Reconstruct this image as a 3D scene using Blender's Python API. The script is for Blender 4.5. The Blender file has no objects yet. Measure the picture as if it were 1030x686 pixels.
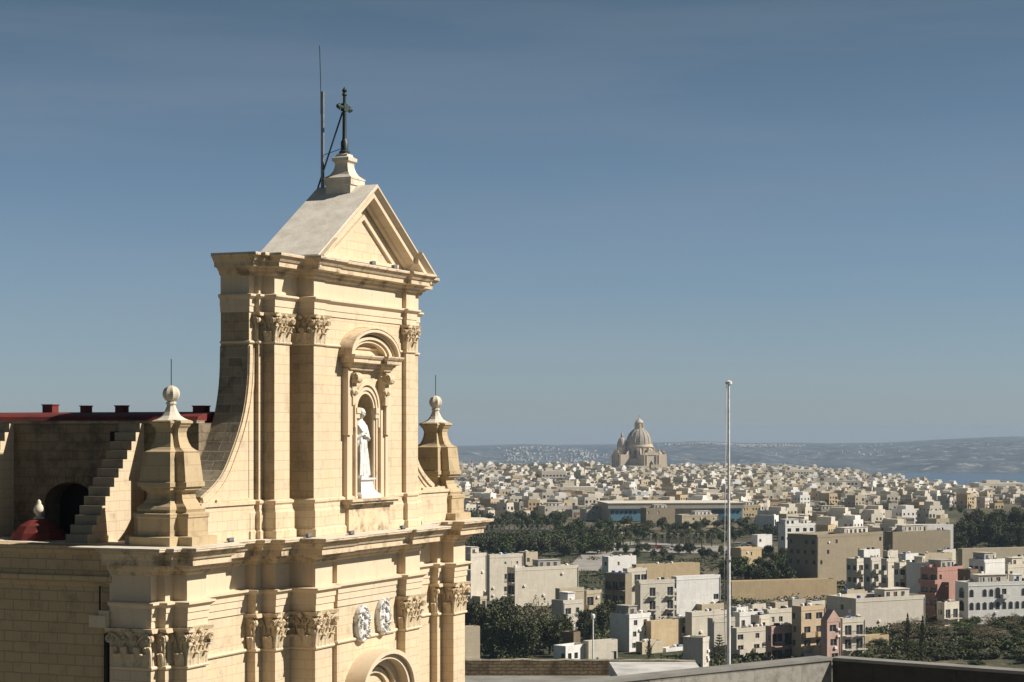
import bpy, bmesh, math, random
from mathutils import Vector, Matrix, noise
R = math.radians
random.seed(7)
C = bpy.context.scene.collection
SC = bpy.context.scene
H = 150.0            # eye height above the sea
G = 99.0             # plain in front of the town

# ---------------- camera, sky, sun, exposure ----------------
cam_d = bpy.data.cameras.new("camera"); cam = bpy.data.objects.new("camera", cam_d); C.objects.link(cam)
cam_d.sensor_width = 36; cam_d.lens = 70; cam_d.shift_y = 0.0883
cam_d.clip_start = 0.5; cam_d.clip_end = 60000
cam.location = (0, 0, H); cam.rotation_euler = (R(90), 0, 0)
SC.camera = cam

SUN_DIR = Vector((1.065, -0.053, 0.90)).normalized()      # towards the sun
sl = bpy.data.lights.new("sun", 'SUN'); sl.energy = 5.0; sl.angle = R(0.5); sl.color = (1.0, 0.93, 0.84)
so = bpy.data.objects.new("sun", sl); C.objects.link(so)
so.rotation_euler = SUN_DIR.to_track_quat('Z', 'Y').to_euler(); so.location = (60, -20, 260)

w = bpy.data.worlds.new("World"); SC.world = w; w.use_nodes = True
nt = w.node_tree; nt.nodes.clear()
out = nt.nodes.new('ShaderNodeOutputWorld'); bg = nt.nodes.new('ShaderNodeBackground')
sky = nt.nodes.new('ShaderNodeTexSky'); sky.sky_type = 'NISHITA'; sky.sun_disc = False
sky.sun_elevation = math.asin(SUN_DIR.z); sky.sun_rotation = math.atan2(SUN_DIR.x, SUN_DIR.y)
sky.altitude = 150; sky.air_density = 1.0; sky.dust_density = 0.3; sky.ozone_density = 3.0
hs = nt.nodes.new('ShaderNodeHueSaturation'); hs.inputs['Saturation'].default_value = 0.72; hs.inputs['Value'].default_value = 1.30
tc = nt.nodes.new('ShaderNodeTexCoord'); mp = nt.nodes.new('ShaderNodeMapping'); mp.inputs['Scale'].default_value = (1.5, 1.5, 16)
nz = nt.nodes.new('ShaderNodeTexNoise'); nz.inputs['Scale'].default_value = 2.2; nz.inputs['Detail'].default_value = 5; nz.inputs['Roughness'].default_value = 0.55
rp = nt.nodes.new('ShaderNodeMapRange'); rp.inputs[1].default_value = 0.42; rp.inputs[2].default_value = 0.8; rp.inputs[3].default_value = 0; rp.inputs[4].default_value = 0.13
mx = nt.nodes.new('ShaderNodeMix'); mx.data_type = 'RGBA'; mx.inputs[7].default_value = (5.2, 5.5, 5.8, 1)
L = nt.links.new
tint = nt.nodes.new('ShaderNodeMix'); tint.data_type = 'RGBA'; tint.blend_type = 'MULTIPLY'; tint.inputs[0].default_value = 1
gsep = nt.nodes.new('ShaderNodeSeparateXYZ'); cr = nt.nodes.new('ShaderNodeValToRGB')
nt.links.new(tc.outputs['Generated'], gsep.inputs[0]); nt.links.new(gsep.outputs[2], cr.inputs[0])
cr.color_ramp.elements[0].position = 0.0; cr.color_ramp.elements[0].color = (0.56, 0.68, 0.88, 1)
cr.color_ramp.elements[1].position = 0.25; cr.color_ramp.elements[1].color = (0.285, 0.375, 0.395, 1)
e3 = cr.color_ramp.elements.new(1.0); e3.color = (0.17, 0.16, 0.15, 1); e4 = cr.color_ramp.elements.new(0.42); e4.color = (0.25, 0.26, 0.24, 1)
nt.links.new(cr.outputs[0], tint.inputs[7])
L(sky.outputs[0], hs.inputs['Color']); L(hs.outputs[0], tint.inputs[6]); L(tc.outputs['Generated'], mp.inputs[0]); L(mp.outputs[0], nz.inputs['Vector'])
L(nz.outputs[0], rp.inputs[0]); L(rp.outputs[0], mx.inputs[0]); L(tint.outputs[2], mx.inputs[6]); L(mx.outputs[2], bg.inputs[0])
bg.inputs[1].default_value = 0.05
L(bg.outputs[0], out.inputs[0])
SC.view_settings.view_transform = 'Standard'; SC.view_settings.look = 'None'
SC.view_settings.exposure = 0.60; SC.view_settings.gamma = 1; SC.view_settings.use_curve_mapping = False
SC.cycles.max_bounces = 6; SC.cycles.diffuse_bounces = 3; SC.cycles.volume_bounces = 1; SC.cycles.use_denoising = True
SC.cycles.use_adaptive_sampling = True; SC.cycles.transparent_max_bounces = 6

# ---------------- helpers ----------------
class MB:
    def __init__(s): s.v = []; s.f = []; s.m = []; s.cur = 0
    def mat(s, i): s.cur = i; return s
    def add(s, vs, fs):
        b = len(s.v); s.v += [tuple(p) for p in vs]
        for f in fs: s.f.append(tuple(i + b for i in f)); s.m.append(s.cur)
    def box(s, x0, x1, y0, y1, z0, z1):
        s.add([(x0,y0,z0),(x1,y0,z0),(x1,y1,z0),(x0,y1,z0),(x0,y0,z1),(x1,y0,z1),(x1,y1,z1),(x0,y1,z1)],
              [(0,3,2,1),(4,5,6,7),(0,1,5,4),(1,2,6,5),(2,3,7,6),(3,0,4,7)])
    def quad(s, a, b, c, d): s.add([a,b,c,d], [(0,1,2,3)])
    def prism(s, poly, z0, z1, bottom=True):          # poly counter-clockwise seen from above
        n = len(poly)
        a = sum(poly[i][0]*poly[(i+1)%n][1]-poly[(i+1)%n][0]*poly[i][1] for i in range(n))
        if a < 0: poly = poly[::-1]
        vs = [(x,y,z0) for x,y in poly] + [(x,y,z1) for x,y in poly]
        fs = [(i,(i+1)%n,n+(i+1)%n,n+i) for i in range(n)] + [tuple(range(n,2*n))]
        if bottom: fs.append(tuple(range(n-1,-1,-1)))
        s.add(vs, fs)
    def extrude_y(s, poly, y0, y1):                   # poly of (x,z), extruded along y
        n = len(poly)
        a = sum(poly[i][0]*poly[(i+1)%n][1]-poly[(i+1)%n][0]*poly[i][1] for i in range(n))
        if a < 0: poly = poly[::-1]
        vs = [(x,y0,z) for x,z in poly] + [(x,y1,z) for x,z in poly]
        s.add(vs, [(i,i+n,(i+1)%n+n,(i+1)%n)[::-1] for i in range(n)] + [tuple(range(n)), tuple(range(2*n-1,n-1,-1))])
    def sweep(s, path, prof):
        """profile (outset, z) swept along a plan polyline with mitred corners; outside is right of travel"""
        rows = [offset(path, o) for o, z in prof]
        n = len(path); vs = []
        for (o, z), r in zip(prof, rows): vs += [(x, y, z) for x, y in r]
        fs = []
        for k in range(len(prof)-1):
            for i in range(n-1):
                fs.append((k*n+i, k*n+i+1, (k+1)*n+i+1, (k+1)*n+i))
        fs.append(tuple(k*n for k in range(len(prof)))[::-1]); fs.append(tuple(k*n+n-1 for k in range(len(prof))))
        s.add(vs, fs)
    def rings(s, rs, cap=True, closed=True):
        n = len(rs[0]); vs = [p for r in rs for p in r]; fs = []
        for k in range(len(rs)-1):
            for i in range(n if closed else n-1):
                j = (i+1) % n
                fs.append((k*n+i, k*n+j, (k+1)*n+j, (k+1)*n+i))
        if cap: fs.append(tuple(range(n-1,-1,-1))); fs.append(tuple((len(rs)-1)*n+i for i in range(n)))
        s.add(vs, fs)
    def lathe(s, prof, c=(0,0,0), n=20, sx=1, sy=1):
        s.rings([[(c[0]+r*sx*math.cos(2*math.pi*i/n), c[1]+r*sy*math.sin(2*math.pi*i/n), c[2]+z) for i in range(n)] for r, z in prof])
    def tube(s, pts, r, n=6, r2=None):
        pts = [Vector(p) for p in pts]; rs = []
        for i, p in enumerate(pts):
            d = (pts[min(i+1,len(pts)-1)] - pts[max(i-1,0)]).normalized()
            up = Vector((0,0,1)) if abs(d.z) < .9 else Vector((1,0,0))
            a = d.cross(up).normalized(); b = a.cross(d)
            rr = r if r2 is None else r + (r2-r)*i/(len(pts)-1)
            rs.append([p + (a*math.cos(2*math.pi*k/n) + b*math.sin(2*math.pi*k/n))*rr for k in range(n)])
        s.rings(rs)
    def ball(s, c, r, n=10, sx=1, sy=1, sz=1):
        m = n//2+1
        s.rings([[(c[0]+r*sx*math.sin(math.pi*(k+.02)/(m+.04))*math.cos(2*math.pi*i/n), c[1]+r*sy*math.sin(math.pi*(k+.02)/(m+.04))*math.sin(2*math.pi*i/n),
                   c[2]-r*sz*math.cos(math.pi*(k+.02)/(m+.04))) for i in range(n)] for k in range(m+1)])
    def mesh(s, name, mats, smooth=None):
        me = bpy.data.meshes.new(name); me.from_pydata(s.v, [], s.f); 
        for m in (mats if isinstance(mats, (list, tuple)) else [mats]): me.materials.append(m)
        me.polygons.foreach_set('material_index', s.m)
        me.update()
        if smooth is not None:
            me.polygons.foreach_set('use_smooth', [True]*len(me.polygons))
            me.set_sharp_from_angle(angle=R(smooth))
        return me
    def build(s, name, mats, parent=None, smooth=None, loc=None):
        o = bpy.data.objects.new(name, s.mesh(name, mats, smooth)); C.objects.link(o)
        if parent: o.parent = parent
        if loc: o.location = loc
        return o

def offset(path, o):
    n = len(path); res = []
    def nrm(a, b):
        d = Vector((b[0]-a[0], b[1]-a[1])).normalized(); return Vector((d.y, -d.x))
    for i, p in enumerate(path):
        if i == 0: m = nrm(path[0], path[1])
        elif i == n-1: m = nrm(path[-2], path[-1])
        else:
            n1 = nrm(path[i-1], p); n2 = nrm(p, path[i+1]); m = (n1+n2)/(1+n1.dot(n2))
        res.append((p[0]+m.x*o, p[1]+m.y*o))
    return res

def tag(o, label=None, cat=None, group=None, kind=None):
    if label: o['label'] = label
    if cat: o['category'] = cat
    if group: o['group'] = group
    if kind: o['kind'] = kind
    return o
def empty(name, loc, rz=0, **k):
    o = bpy.data.objects.new(name, None); C.objects.link(o); o.location = loc; o.rotation_euler = (0,0,rz)
    o.empty_display_size = .5
    return tag(o, **k)
def put(me, name, parent=None, loc=(0,0,0), rz=0):
    o = bpy.data.objects.new(name, me); C.objects.link(o); o.parent = parent; o.location = loc; o.rotation_euler = (0,0,rz); return o

# ---------------- materials ----------------
class NT:
    def __init__(s, name, rough=.85):
        s.m = bpy.data.materials.new(name); s.m.use_nodes = True; s.t = s.m.node_tree; s.b = s.t.nodes['Principled BSDF']
        s.b.inputs['Roughness'].default_value = rough; s.b.inputs['Specular IOR Level'].default_value = .2
        s.co = s.t.nodes.new('ShaderNodeTexCoord')
    def n(s, ty, **k):
        x = s.t.nodes.new(ty)
        for a, b in k.items():
            if a.startswith('i_'): x.inputs[a[2:].replace('_', ' ')].default_value = b
            else: setattr(x, a, b)
        return x
    def l(s, a, b): s.t.links.new(a, b)
    def noise(s, scale, vec=None, detail=4, rough=.6):
        x = s.n('ShaderNodeTexNoise'); x.inputs['Scale'].default_value = scale; x.inputs['Detail'].default_value = detail; x.inputs['Roughness'].default_value = rough
        s.l(vec or s.co.outputs['Object'], x.inputs['Vector']); return x.outputs[0]
    def rng(s, v, a, b, c=0, d=1):
        x = s.n('ShaderNodeMapRange'); s.l(v, x.inputs[0])
        for i, q in enumerate((a, b, c, d)): x.inputs[i+1].default_value = q
        return x.outputs[0]
    def mix(s, f, a, b, blend='MIX'):
        x = s.n('ShaderNodeMix', data_type='RGBA', blend_type=blend)
        for i, q in ((0, f), (6, a), (7, b)):
            if isinstance(q, (int, float)): x.inputs[i].default_value = q
            elif isinstance(q, tuple): x.inputs[i].default_value = (*q, 1) if len(q) == 3 else q
            else: s.l(q, x.inputs[i])
        return x.outputs[2]
    def math(s, op, a, b=0.0):
        x = s.n('ShaderNodeMath', operation=op)
        for i, q in enumerate((a, b)):
            if isinstance(q, (int, float)): x.inputs[i].default_value = q
            else: s.l(q, x.inputs[i])
        return x.outputs[0]
    def col(s, c): s.l(c, s.b.inputs['Base Color']) if not isinstance(c, tuple) else setattr(s.b.inputs['Base Color'], 'default_value', (*c, 1)); return s
    def bump(s, h, st=.3, dist=.02):
        x = s.n('ShaderNodeBump'); x.inputs['Strength'].default_value = st; x.inputs['Distance'].default_value = dist
        s.l(h, x.inputs['Height']); s.l(x.outputs[0], s.b.inputs['Normal'])
    def wallvec(s):
        """(horizontal run, height) of a vertical wall in object space"""
        g = s.n('ShaderNodeNewGeometry'); sep = s.n('ShaderNodeSeparateXYZ'); s.l(s.co.outputs['Object'], sep.inputs[0])
        vt = s.n('ShaderNodeVectorTransform', vector_type='NORMAL', convert_from='WORLD', convert_to='OBJECT'); s.l(g.outputs['True Normal'], vt.inputs[0])
        sn = s.n('ShaderNodeSeparateXYZ'); s.l(vt.outputs[0], sn.inputs[0])
        k = s.math('GREATER_THAN', s.math('ABSOLUTE', sn.outputs[0]), .7)
        h = s.math('ADD', s.math('MULTIPLY', sep.outputs[1], k), s.math('MULTIPLY', sep.outputs[0], s.math('SUBTRACT', 1.0, k)))
        cb = s.n('ShaderNodeCombineXYZ'); s.l(h, cb.inputs[0]); s.l(sep.outputs[2], cb.inputs[1]); return cb.outputs[0]
    def brick(s, vec, c1, c2, mort, bw, bh, ms=.012, offs=.5):
        x = s.n('ShaderNodeTexBrick'); s.l(vec, x.inputs['Vector']); x.offset = offs
        for n_, c in (('Color1', c1), ('Color2', c2), ('Mortar', mort)): x.inputs[n_].default_value = (*c, 1)
        x.inputs['Scale'].default_value = 1; x.inputs['Mortar Size'].default_value = ms; x.inputs['Mortar Smooth'].default_value = .3
        x.inputs['Brick Width'].default_value = bw; x.inputs['Row Height'].default_value = bh; x.inputs['Bias'].default_value = 0
        return x

def stone(name, c1, c2, mort, bw=.62, bh=.29, dark=(.12,.095,.06), stain=(.56,.72), stain_amt=.6, pink=.25, ms=.012, bump=.35, drip=0.0, warp=.012):
    t = NT(name); v = t.wallvec()
    wn = t.n('ShaderNodeTexNoise'); wn.inputs['Scale'].default_value = 3.5; t.l(t.co.outputs['Object'], wn.inputs['Vector'])
    va = t.n('ShaderNodeVectorMath', operation='MULTIPLY_ADD'); t.l(wn.outputs['Color'], va.inputs[0]); va.inputs[1].default_value = (warp*3, warp*3, 0); t.l(v, va.inputs[2]); v = va.outputs[0]; b = t.brick(v, c1, c2, mort, bw, bh, ms)
    c = b.outputs['Color']
    c = t.mix(t.rng(t.noise(.55, detail=3), .35, .7, 0, pink), c, (.56, .37, .23))
    # a few blocks replaced or toned differently
    b2 = t.brick(v, (.42,.42,.42), (1,1,1), (.8,.8,.8), bw, bh, ms); b2.inputs['Bias'].default_value = .35
    c = t.mix(.42, c, b2.outputs['Color'], 'MULTIPLY')
    n2 = t.noise(1.7, detail=8, rough=.7)
    c = t.mix(t.rng(n2, stain[0], stain[1], 0, stain_amt), c, dark)
    # rain streaks: noise stretched downwards
    mpn = t.n('ShaderNodeMapping'); mpn.inputs['Scale'].default_value = (5, 5, .35); t.l(t.co.outputs['Object'], mpn.inputs[0])
    c = t.mix(t.rng(t.noise(1.0, mpn.outputs[0], 5, .65), .52, .75, 0, .25+drip), c, tuple(q*.5 for q in c1))
    fine = t.noise(22, detail=4)
    c = t.mix(t.rng(fine, .3, .75, 0, .22), c, tuple(q*1.25 for q in c1))
    t.col(c)
    hgt = t.math('ADD', t.math('MULTIPLY', b.outputs['Fac'], -.7), t.math('MULTIPLY', fine, .5))
    t.bump(hgt, bump, .015)
    return t.m

LC = (.625, .515, .36)
M = {}
M['stone'] = stone('limestone_ashlar', LC, (.555,.44,.285), (.465,.365,.23), bw=.50, bh=.26, ms=.012, stain=(.55,.74), stain_amt=.6, bump=.3, warp=.006, drip=.2)
M['trim'] = stone('limestone_trim', (.635,.52,.37), (.58,.465,.32), (.48,.375,.225), bw=1.4, bh=3.0, ms=.006, stain=(.6,.78), stain_amt=.6, pink=.12, drip=.1)
M['cornice'] = stone('limestone_cornice', (.62,.49,.335), (.56,.435,.285), (.40,.31,.19), bw=.9, bh=3.0, ms=.012, stain=(.49,.62), stain_amt=.85, pink=.1, drip=.25)
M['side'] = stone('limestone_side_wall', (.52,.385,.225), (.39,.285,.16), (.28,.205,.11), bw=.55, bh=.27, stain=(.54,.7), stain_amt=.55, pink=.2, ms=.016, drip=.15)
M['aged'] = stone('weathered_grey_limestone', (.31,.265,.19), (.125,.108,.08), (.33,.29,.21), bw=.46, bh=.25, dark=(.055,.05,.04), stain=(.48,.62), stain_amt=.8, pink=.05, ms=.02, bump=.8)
M['old'] = stone('old_dim_limestone', (.25,.195,.125), (.17,.135,.09), (.16,.13,.09), bw=.40, bh=.24, warp=.03, dark=(.05,.045,.035), stain=(.46,.62), stain_amt=.75, pink=.05, ms=.02, bump=.8)
def plain(name, c, c2=None, scale=2.0, rough=.8, spec=.2, metal=0, lo=.4, hi=.7, amt=1.0, bump=0, bscale=20):
    t = NT(name, rough); t.b.inputs['Specular IOR Level'].default_value = spec; t.b.inputs['Metallic'].default_value = metal
    c2 = c2 or tuple(q*.75 for q in c)
    t.col(t.mix(t.rng(t.noise(scale, detail=6), lo, hi, 0, amt), c, c2))
    if bump: t.bump(t.noise(bscale), bump, .02)
    return t.m
M['pale'] = plain('pale_lime_plaster', (.60,.54,.44), (.45,.39,.30), 3.0, bump=.2)
M['roofplaster'] = plain('grey_white_roof_plaster', (.66,.61,.52), (.47,.43,.355), 2.2, lo=.35, hi=.75, bump=.35, bscale=9)
M['marble'] = plain('white_marble', (.74,.72,.68), (.56,.54,.50), 6.0, rough=.45, spec=.4)
M['dirtymarble'] = plain('weathered_marble', (.66,.64,.60), (.22,.215,.21), 9.0, lo=.5, hi=.62, amt=.8)
M['red'] = plain('red_roof_paint', (.16,.032,.025), (.085,.028,.024), 1.6, rough=.6, bump=.2)
M['iron'] = plain('green_black_iron', (.018,.024,.024), (.03,.05,.045), 12, rough=.5, spec=.4)
M['bronze'] = plain('verdigris_ornament', (.03,.045,.04), (.05,.07,.06), 14, rough=.5)
M['steel'] = plain('galvanised_steel', (.22,.23,.24), (.15,.15,.16), 8, rough=.45, metal=.4)
M['lamp'] = plain('grey_spotlight', (.16,.17,.18), (.10,.10,.11), 8, rough=.5)
M['pipe'] = plain('dark_rainwater_pipe', (.03,.025,.02), None, 5)
M['black'] = plain('dark_interior', (.012,.011,.010), None, 5)
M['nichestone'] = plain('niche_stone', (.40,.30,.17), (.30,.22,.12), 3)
M['carve'] = plain('carved_limestone', (.56,.45,.30), (.30,.23,.14), 6.0, lo=.5, hi=.7, amt=.8, bump=.5, bscale=14)
# ---------------- cathedral (local frame: x along the facade, -y outwards, z relative to the eye) ----------------
TH = R(23.1157)
UX, UY = math.sin(TH), math.cos(TH)
CP0 = ((188-515)/2003*50, 50.0)
def cw(lx, ly, lz=0):        # cathedral-local point -> world
    return Vector((CP0[0]+UX*lx-UY*ly, CP0[1]+UY*lx+UX*ly, H+lz))
CROT = math.atan2(UY, UX)
AX = 8.42
mir = lambda pts: [(2*AX-x, y) for x, y in pts[::-1]]
cath = empty('cathedral', cw(0, 0), CROT, label='honey coloured limestone cathedral facade with pediment and scrolled shoulders in the left foreground', cat='cathedral')

PIER_L = [(-.65,1.80),(-.65,.64),(-.36,.64),(-.36,.41),(0,.41),(0,0),(.89,0),(.89,.41),(1.25,.41),(1.25,.65)]
CLU = [(4.0,.65),(4.0,.38),(4.34,.38),(4.34,-.04),(5.15,-.04),(5.15,-.83),(6.11,-.83)]
LOW = PIER_L + CLU + [(6.11,-.57),(6.65,-.57),(6.65,-.70)]
LOW = LOW + mir(LOW)
LOWC = PIER_L + CLU + [(6.11,-.70)]
LOWC = LOWC + mir(LOWC)
def closed(p, yb): return [(p[0][0], yb)] + list(p) + [(p[-1][0], yb)]
# lower storey
b = MB(); b.prism(closed(LOW, 1.86), -28, -4.93); b.build('lower_wall', M['stone'], cath)
b = MB(); b.prism(closed(offset(LOW, .01), 1.86), -4.93, -3.6)
b.sweep(LOW, [(0,-4.925),(.035,-4.92),(.035,-4.74),(.06,-4.73),(.06,-4.55),(.085,-4.54),(.085,-4.42),(.12,-4.39),(.19,-4.33),(.19,-4.28),(.0,-4.25)])
b.build('architrave', M['trim'], cath)
b = MB(); b.sweep(LOWC, [(-.02,-3.66),(.02,-3.60),(.10,-3.56),(.12,-3.50),(.20,-3.44),(.23,-3.37),(.47,-3.34),(.47,-3.19),(.52,-3.17),(.57,-3.08),(.66,-2.99),(.72,-2.965),(.72,-2.915),(-.05,-2.915)])
b.build('cornice', M['cornice'], cath)
b = MB(); b.prism(closed(offset(LOWC, .735), 2.6), -2.915, -2.885); b.build('cornice_ledge', M['pale'], cath)
# side wall of the aisle, its own smaller entablature
SW = [(-.5, 16), (-.5, 1.8)]
b = MB(); b.prism([(-.5,1.8),(-.5,16),(17.34,16),(17.34,1.8)], -28, -2.9); b.build('aisle_wall', M['side'], cath)
b = MB(); b.sweep(SW, [(0,-3.95),(.06,-3.93),(.08,-3.86),(.16,-3.82),(.19,-3.70),(.19,-3.66),(.10,-3.64),(.10,-3.12),(.16,-3.08),(.24,-2.96),(.24,-2.90),(-.3,-2.88)])
b.build('aisle_cornice', M['side'], cath)
b = MB(); b.prism([(-.2,1.6),(-.2,16),(17.0,16),(17.0,1.6)], -2.9, -2.87); b.build('aisle_terrace', M['pale'], cath)
# rainwater pipe with stone hopper in the angle
b = MB(); b.tube([(-.60,1.99,-28),(-.60,1.99,-5.1)], .07, 8); b.build('drain_pipe', M['pipe'], cath)
b = MB(); b.box(-.92,-.50,1.82,2.3,-4.92,-4.62); b.box(-.86,-.50,1.82,2.05,-4.62,-4.5)
b.build('hopper', M['trim'], cath)
b = MB(); b.tube([(-.70,2.12,-3.9),(-.66,2.15,-4.1),(-.66,2.15,-4.62)], .025, 6); b.build('cable', M['pipe'], cath)
b = MB(); b.box(1.95,2.12,.62,.66,-5.55,-5.27); b.build('vent_slot', M['black'], cath)

# bands under the capitals and abaci
b = MB(); b.sweep(LOW, [(0,-5.97),(.05,-5.96),(.07,-5.92),(.05,-5.88),(0,-5.87)]); 
b.build('astragal', M['trim'], cath)

# ---- Corinthian capitals ----
def leaf(b, O, U, N, w, h, out_):
    """tongue shaped leaf with a rounded, rolled out tip and a middle rib"""
    rows = 9; cols = 7; g = []
    for r in range(rows):
        t = r/(rows-1); k = max(0, (t-.72)/.28)
        ww = w*.5*math.sqrt(max(.02, 1-k*k)); oo = .03 + out_*(.18*t + .82*t**3)
        g.append([O + U*(ww*q) + N*(oo + .035*(1-q*q) - (.02 if abs(abs(q)-.33) < .05 else 0)) + Vector((0,0,h*t - (.10*h if t == 1 else 0))) for q in [(c/(cols-1)-.5)*2 for c in range(cols)]])
    vs = [p for row in g for p in row] + [p - N*(.10+out_*.5) for p in (g[0][0], g[0][-1])]
    fs = [(r*cols+c, r*cols+c+1, (r+1)*cols+c+1, (r+1)*cols+c) for r in range(rows-1) for c in range(cols-1)]
    b.add(vs, fs)
    for s_ in (0, -1):      # sides back to the bell
        side = [g[r][s_] for r in range(rows)]; back = [Vector((p.x,p.y,p.z)) - N*((p-O).dot(N)) for p in side]
        b.rings([side, back], cap=False, closed=False)
    top = g[-1]; b.ball(top[cols//2]-Vector((0,0,.02)), w*.20, 8, sz=.6)
def volute(b, O, U, N, r, th, turns=2.1, flip=1):
    pts = []
    for i in range(26):
        t = i/25; a = t*turns*2*math.pi + math.pi/2; rr = r*(1-.82*t)
        pts.append(O + U*(math.cos(a)*rr*flip) + Vector((0,0,math.sin(a)*rr)) + N*(.02+.03*t))
    b.tube(pts, th, 6, th*.7)
    n = 14
    disc = [O + U*(math.cos(2*math.pi*i/n)*r*.9) + Vector((0,0,math.sin(2*math.pi*i/n)*r*.9)) for i in range(n)]
    b.rings([[p - N*.11 for p in disc], [p - N*.01 for p in disc]])
def capital(p0, p1, z0, z1, name='capital', ends=(1,1)):
    """one face of a pilaster, from p0 to p1 (outside to the right of travel)"""
    b = MB(); a = Vector((p0[0],p0[1],0)); c = Vector((p1[0],p1[1],0)); d = c-a; w = d.length; U = d.normalized(); N = Vector((U.y,-U.x,0)); h = z1-z0
    B = a + Vector((0,0,z0))
    k = max(1, round(w/.42)) if w > .20 else 0
    lw = min(w/max(k,1)*.72, .30)
    for i in range(k):            # lower row of tongues
        leaf(b, B + U*(w*(i+.5)/k), U, N, lw, h*.40, .10)
    for i in range(k+1 if w > .5 else 0):      # taller row between and behind
        q = min(max(w*i/k, .08), w-.08)
        leaf(b, B + U*q, U, N, lw*.8, h*.60, .10)
    rv = h*.125
    for s, e in ((0, ends[0]), (1, ends[1])):
        if not e: continue
        if w < .34 and s == 0 and ends[1]: continue
        q = 0.0 if s == 0 else w
        volute(b, B + U*q + N*.13 + Vector((0,0,h*.74)), U, N, rv, h*.026, flip=(1 if s else -1))
        sx = w*.5 + (q-w*.5)*.35      # stem that rises from between the leaves and curls into the volute
        b.tube([B + U*sx + N*.05 + Vector((0,0,h*.42)), B + U*sx + N*.07 + Vector((0,0,h*.60)), B + U*(sx+(q-sx)*.3) + N*.10 + Vector((0,0,h*.74)), B + U*(sx+(q-sx)*.7) + N*.13 + Vector((0,0,h*.84)), B + U*q + N*.15 + Vector((0,0,h*.865))], h*.022, 6, h*.032)
    if w > .5:                    # inner helices and fleuron
        for s in (-1, 1):
            volute(b, B + U*(w*.5+s*w*.12) + N*.08 + Vector((0,0,h*.72)), U, N, h*.085, h*.020, flip=-s)
            b.tube([B + U*(w*.5+s*w*.16) + N*.05 + Vector((0,0,h*.42)), B + U*(w*.5+s*w*.17) + N*.07 + Vector((0,0,h*.62)), B + U*(w*.5+s*w*.13) + N*.10 + Vector((0,0,h*.80))], h*.02, 6)
        for dx, dz in ((0,.93),(-.05,.90),(.05,.90),(0,.86)): b.ball(B + U*(w*.5+dx*w) + N*.13 + Vector((0,0,h*dz)), h*.05, 8)
    # abacus with hollow sides
    rows = []
    for zz, oo in ((h*.885,.07),(h*.90,.13),(h*.955,.15),(h,.17)):
        rows.append([(B + U*(-.13+(w+.26)*t) + N*(oo - .06*math.sin(math.pi*t)*(1 if w > .5 else .3)) + Vector((0,0,zz))) for t in [i/8 for i in range(9)]])
    back = [[p - N*.3 for p in r[::-1]] for r in rows]
    b.rings([r+q for r, q in zip(rows, back)])
    # bell behind the leaves
    b.rings([[B+N*o1+Vector((0,0,z_)), B+U*w+N*o1+Vector((0,0,z_)), B+U*w-N*.1+Vector((0,0,z_)), B-N*.1+Vector((0,0,z_))] for z_, o1 in ((0,.012),(h*.5,.02),(h*.8,.05),(h*.89,.07))])
    return b.build(name, M['carve'], cath, smooth=40)
ZL0, ZL1 = -5.90, -4.93
capital((-.65,1.78),(-.65,.64), ZL0, ZL1)
capital((-.36,.64),(-.36,.41), ZL0, ZL1, ends=(0,1))
capital((0,.41),(0,0), ZL0, ZL1, ends=(1,1))
capital((0,0),(.89,0), ZL0, ZL1)
capital((4.0,.65),(4.0,.38), ZL0, ZL1, ends=(0,1))
capital((4.34,.38),(4.34,-.04), ZL0, ZL1, ends=(1,1))
capital((4.34,-.04),(5.15,-.04), ZL0, ZL1)
capital((5.15,-.04),(5.15,-.83), ZL0, ZL1)
capital((5.15,-.83),(6.11,-.83), ZL0, ZL1)
m_ = lambda x: 2*AX-x
capital((m_(6.11),-.57),(m_(6.11),-.83), ZL0, ZL1, ends=(0,1))
capital((m_(6.11),-.83),(m_(5.15),-.83), ZL0, ZL1)
capital((m_(5.15),-.04),(m_(4.34),-.04), ZL0, ZL1)
capital((m_(1.25),.65),(m_(1.25),.41), ZL0, ZL1, ends=(0,1))
capital((m_(.89),.41),(m_(.89),0), ZL0, ZL1)
capital((m_(.89),0),(m_(0),0), ZL0, ZL1)

# ---- upper storey ----
UPL = [(3.49,1.15),(3.49,.27),(3.77,.27),(3.77,.14),(3.99,.14),(3.99,-.22),(4.81,-.22),(4.81,.22),(5.25,.22),(5.25,-.73),(5.85,-.73),(5.85,-.60)]
UP = UPL + mir(UPL)
UPCL = [(3.49,1.15),(3.49,.27),(3.77,.27),(3.77,.14),(3.99,.14),(3.99,-.22),(5.25,-.22),(5.25,-.73),(5.85,-.73),(5.85,-.60)]
UPC = UPCL + mir(UPCL)
NX0, NX1, NC = 7.96, 8.98, 8.47     # niche jambs and centre
NZ0, NS, NZ1 = -1.92, .62, 1.07     # sill, springing, crown
i_ = len(UPL)
notched = UP[:i_] + [(NX0,-.60),(NX0,.12),(NX1,.12),(NX1,-.60)] + UP[i_:]
b = MB(); b.prism(closed(UP, 1.15)[1:-1], -2.95, NZ0); b.prism(notched, NZ0, NZ1); b.prism(UP, NZ1, 3.2)
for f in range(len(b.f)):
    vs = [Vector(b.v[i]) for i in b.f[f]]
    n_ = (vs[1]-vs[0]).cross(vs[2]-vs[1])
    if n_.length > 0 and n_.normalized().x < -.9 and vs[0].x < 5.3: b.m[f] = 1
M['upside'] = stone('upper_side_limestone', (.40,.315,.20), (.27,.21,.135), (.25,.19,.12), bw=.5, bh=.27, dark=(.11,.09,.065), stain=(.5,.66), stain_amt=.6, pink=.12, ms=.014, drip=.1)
b.build('upper_wall', [M['stone'], M['upside']], cath)
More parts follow.
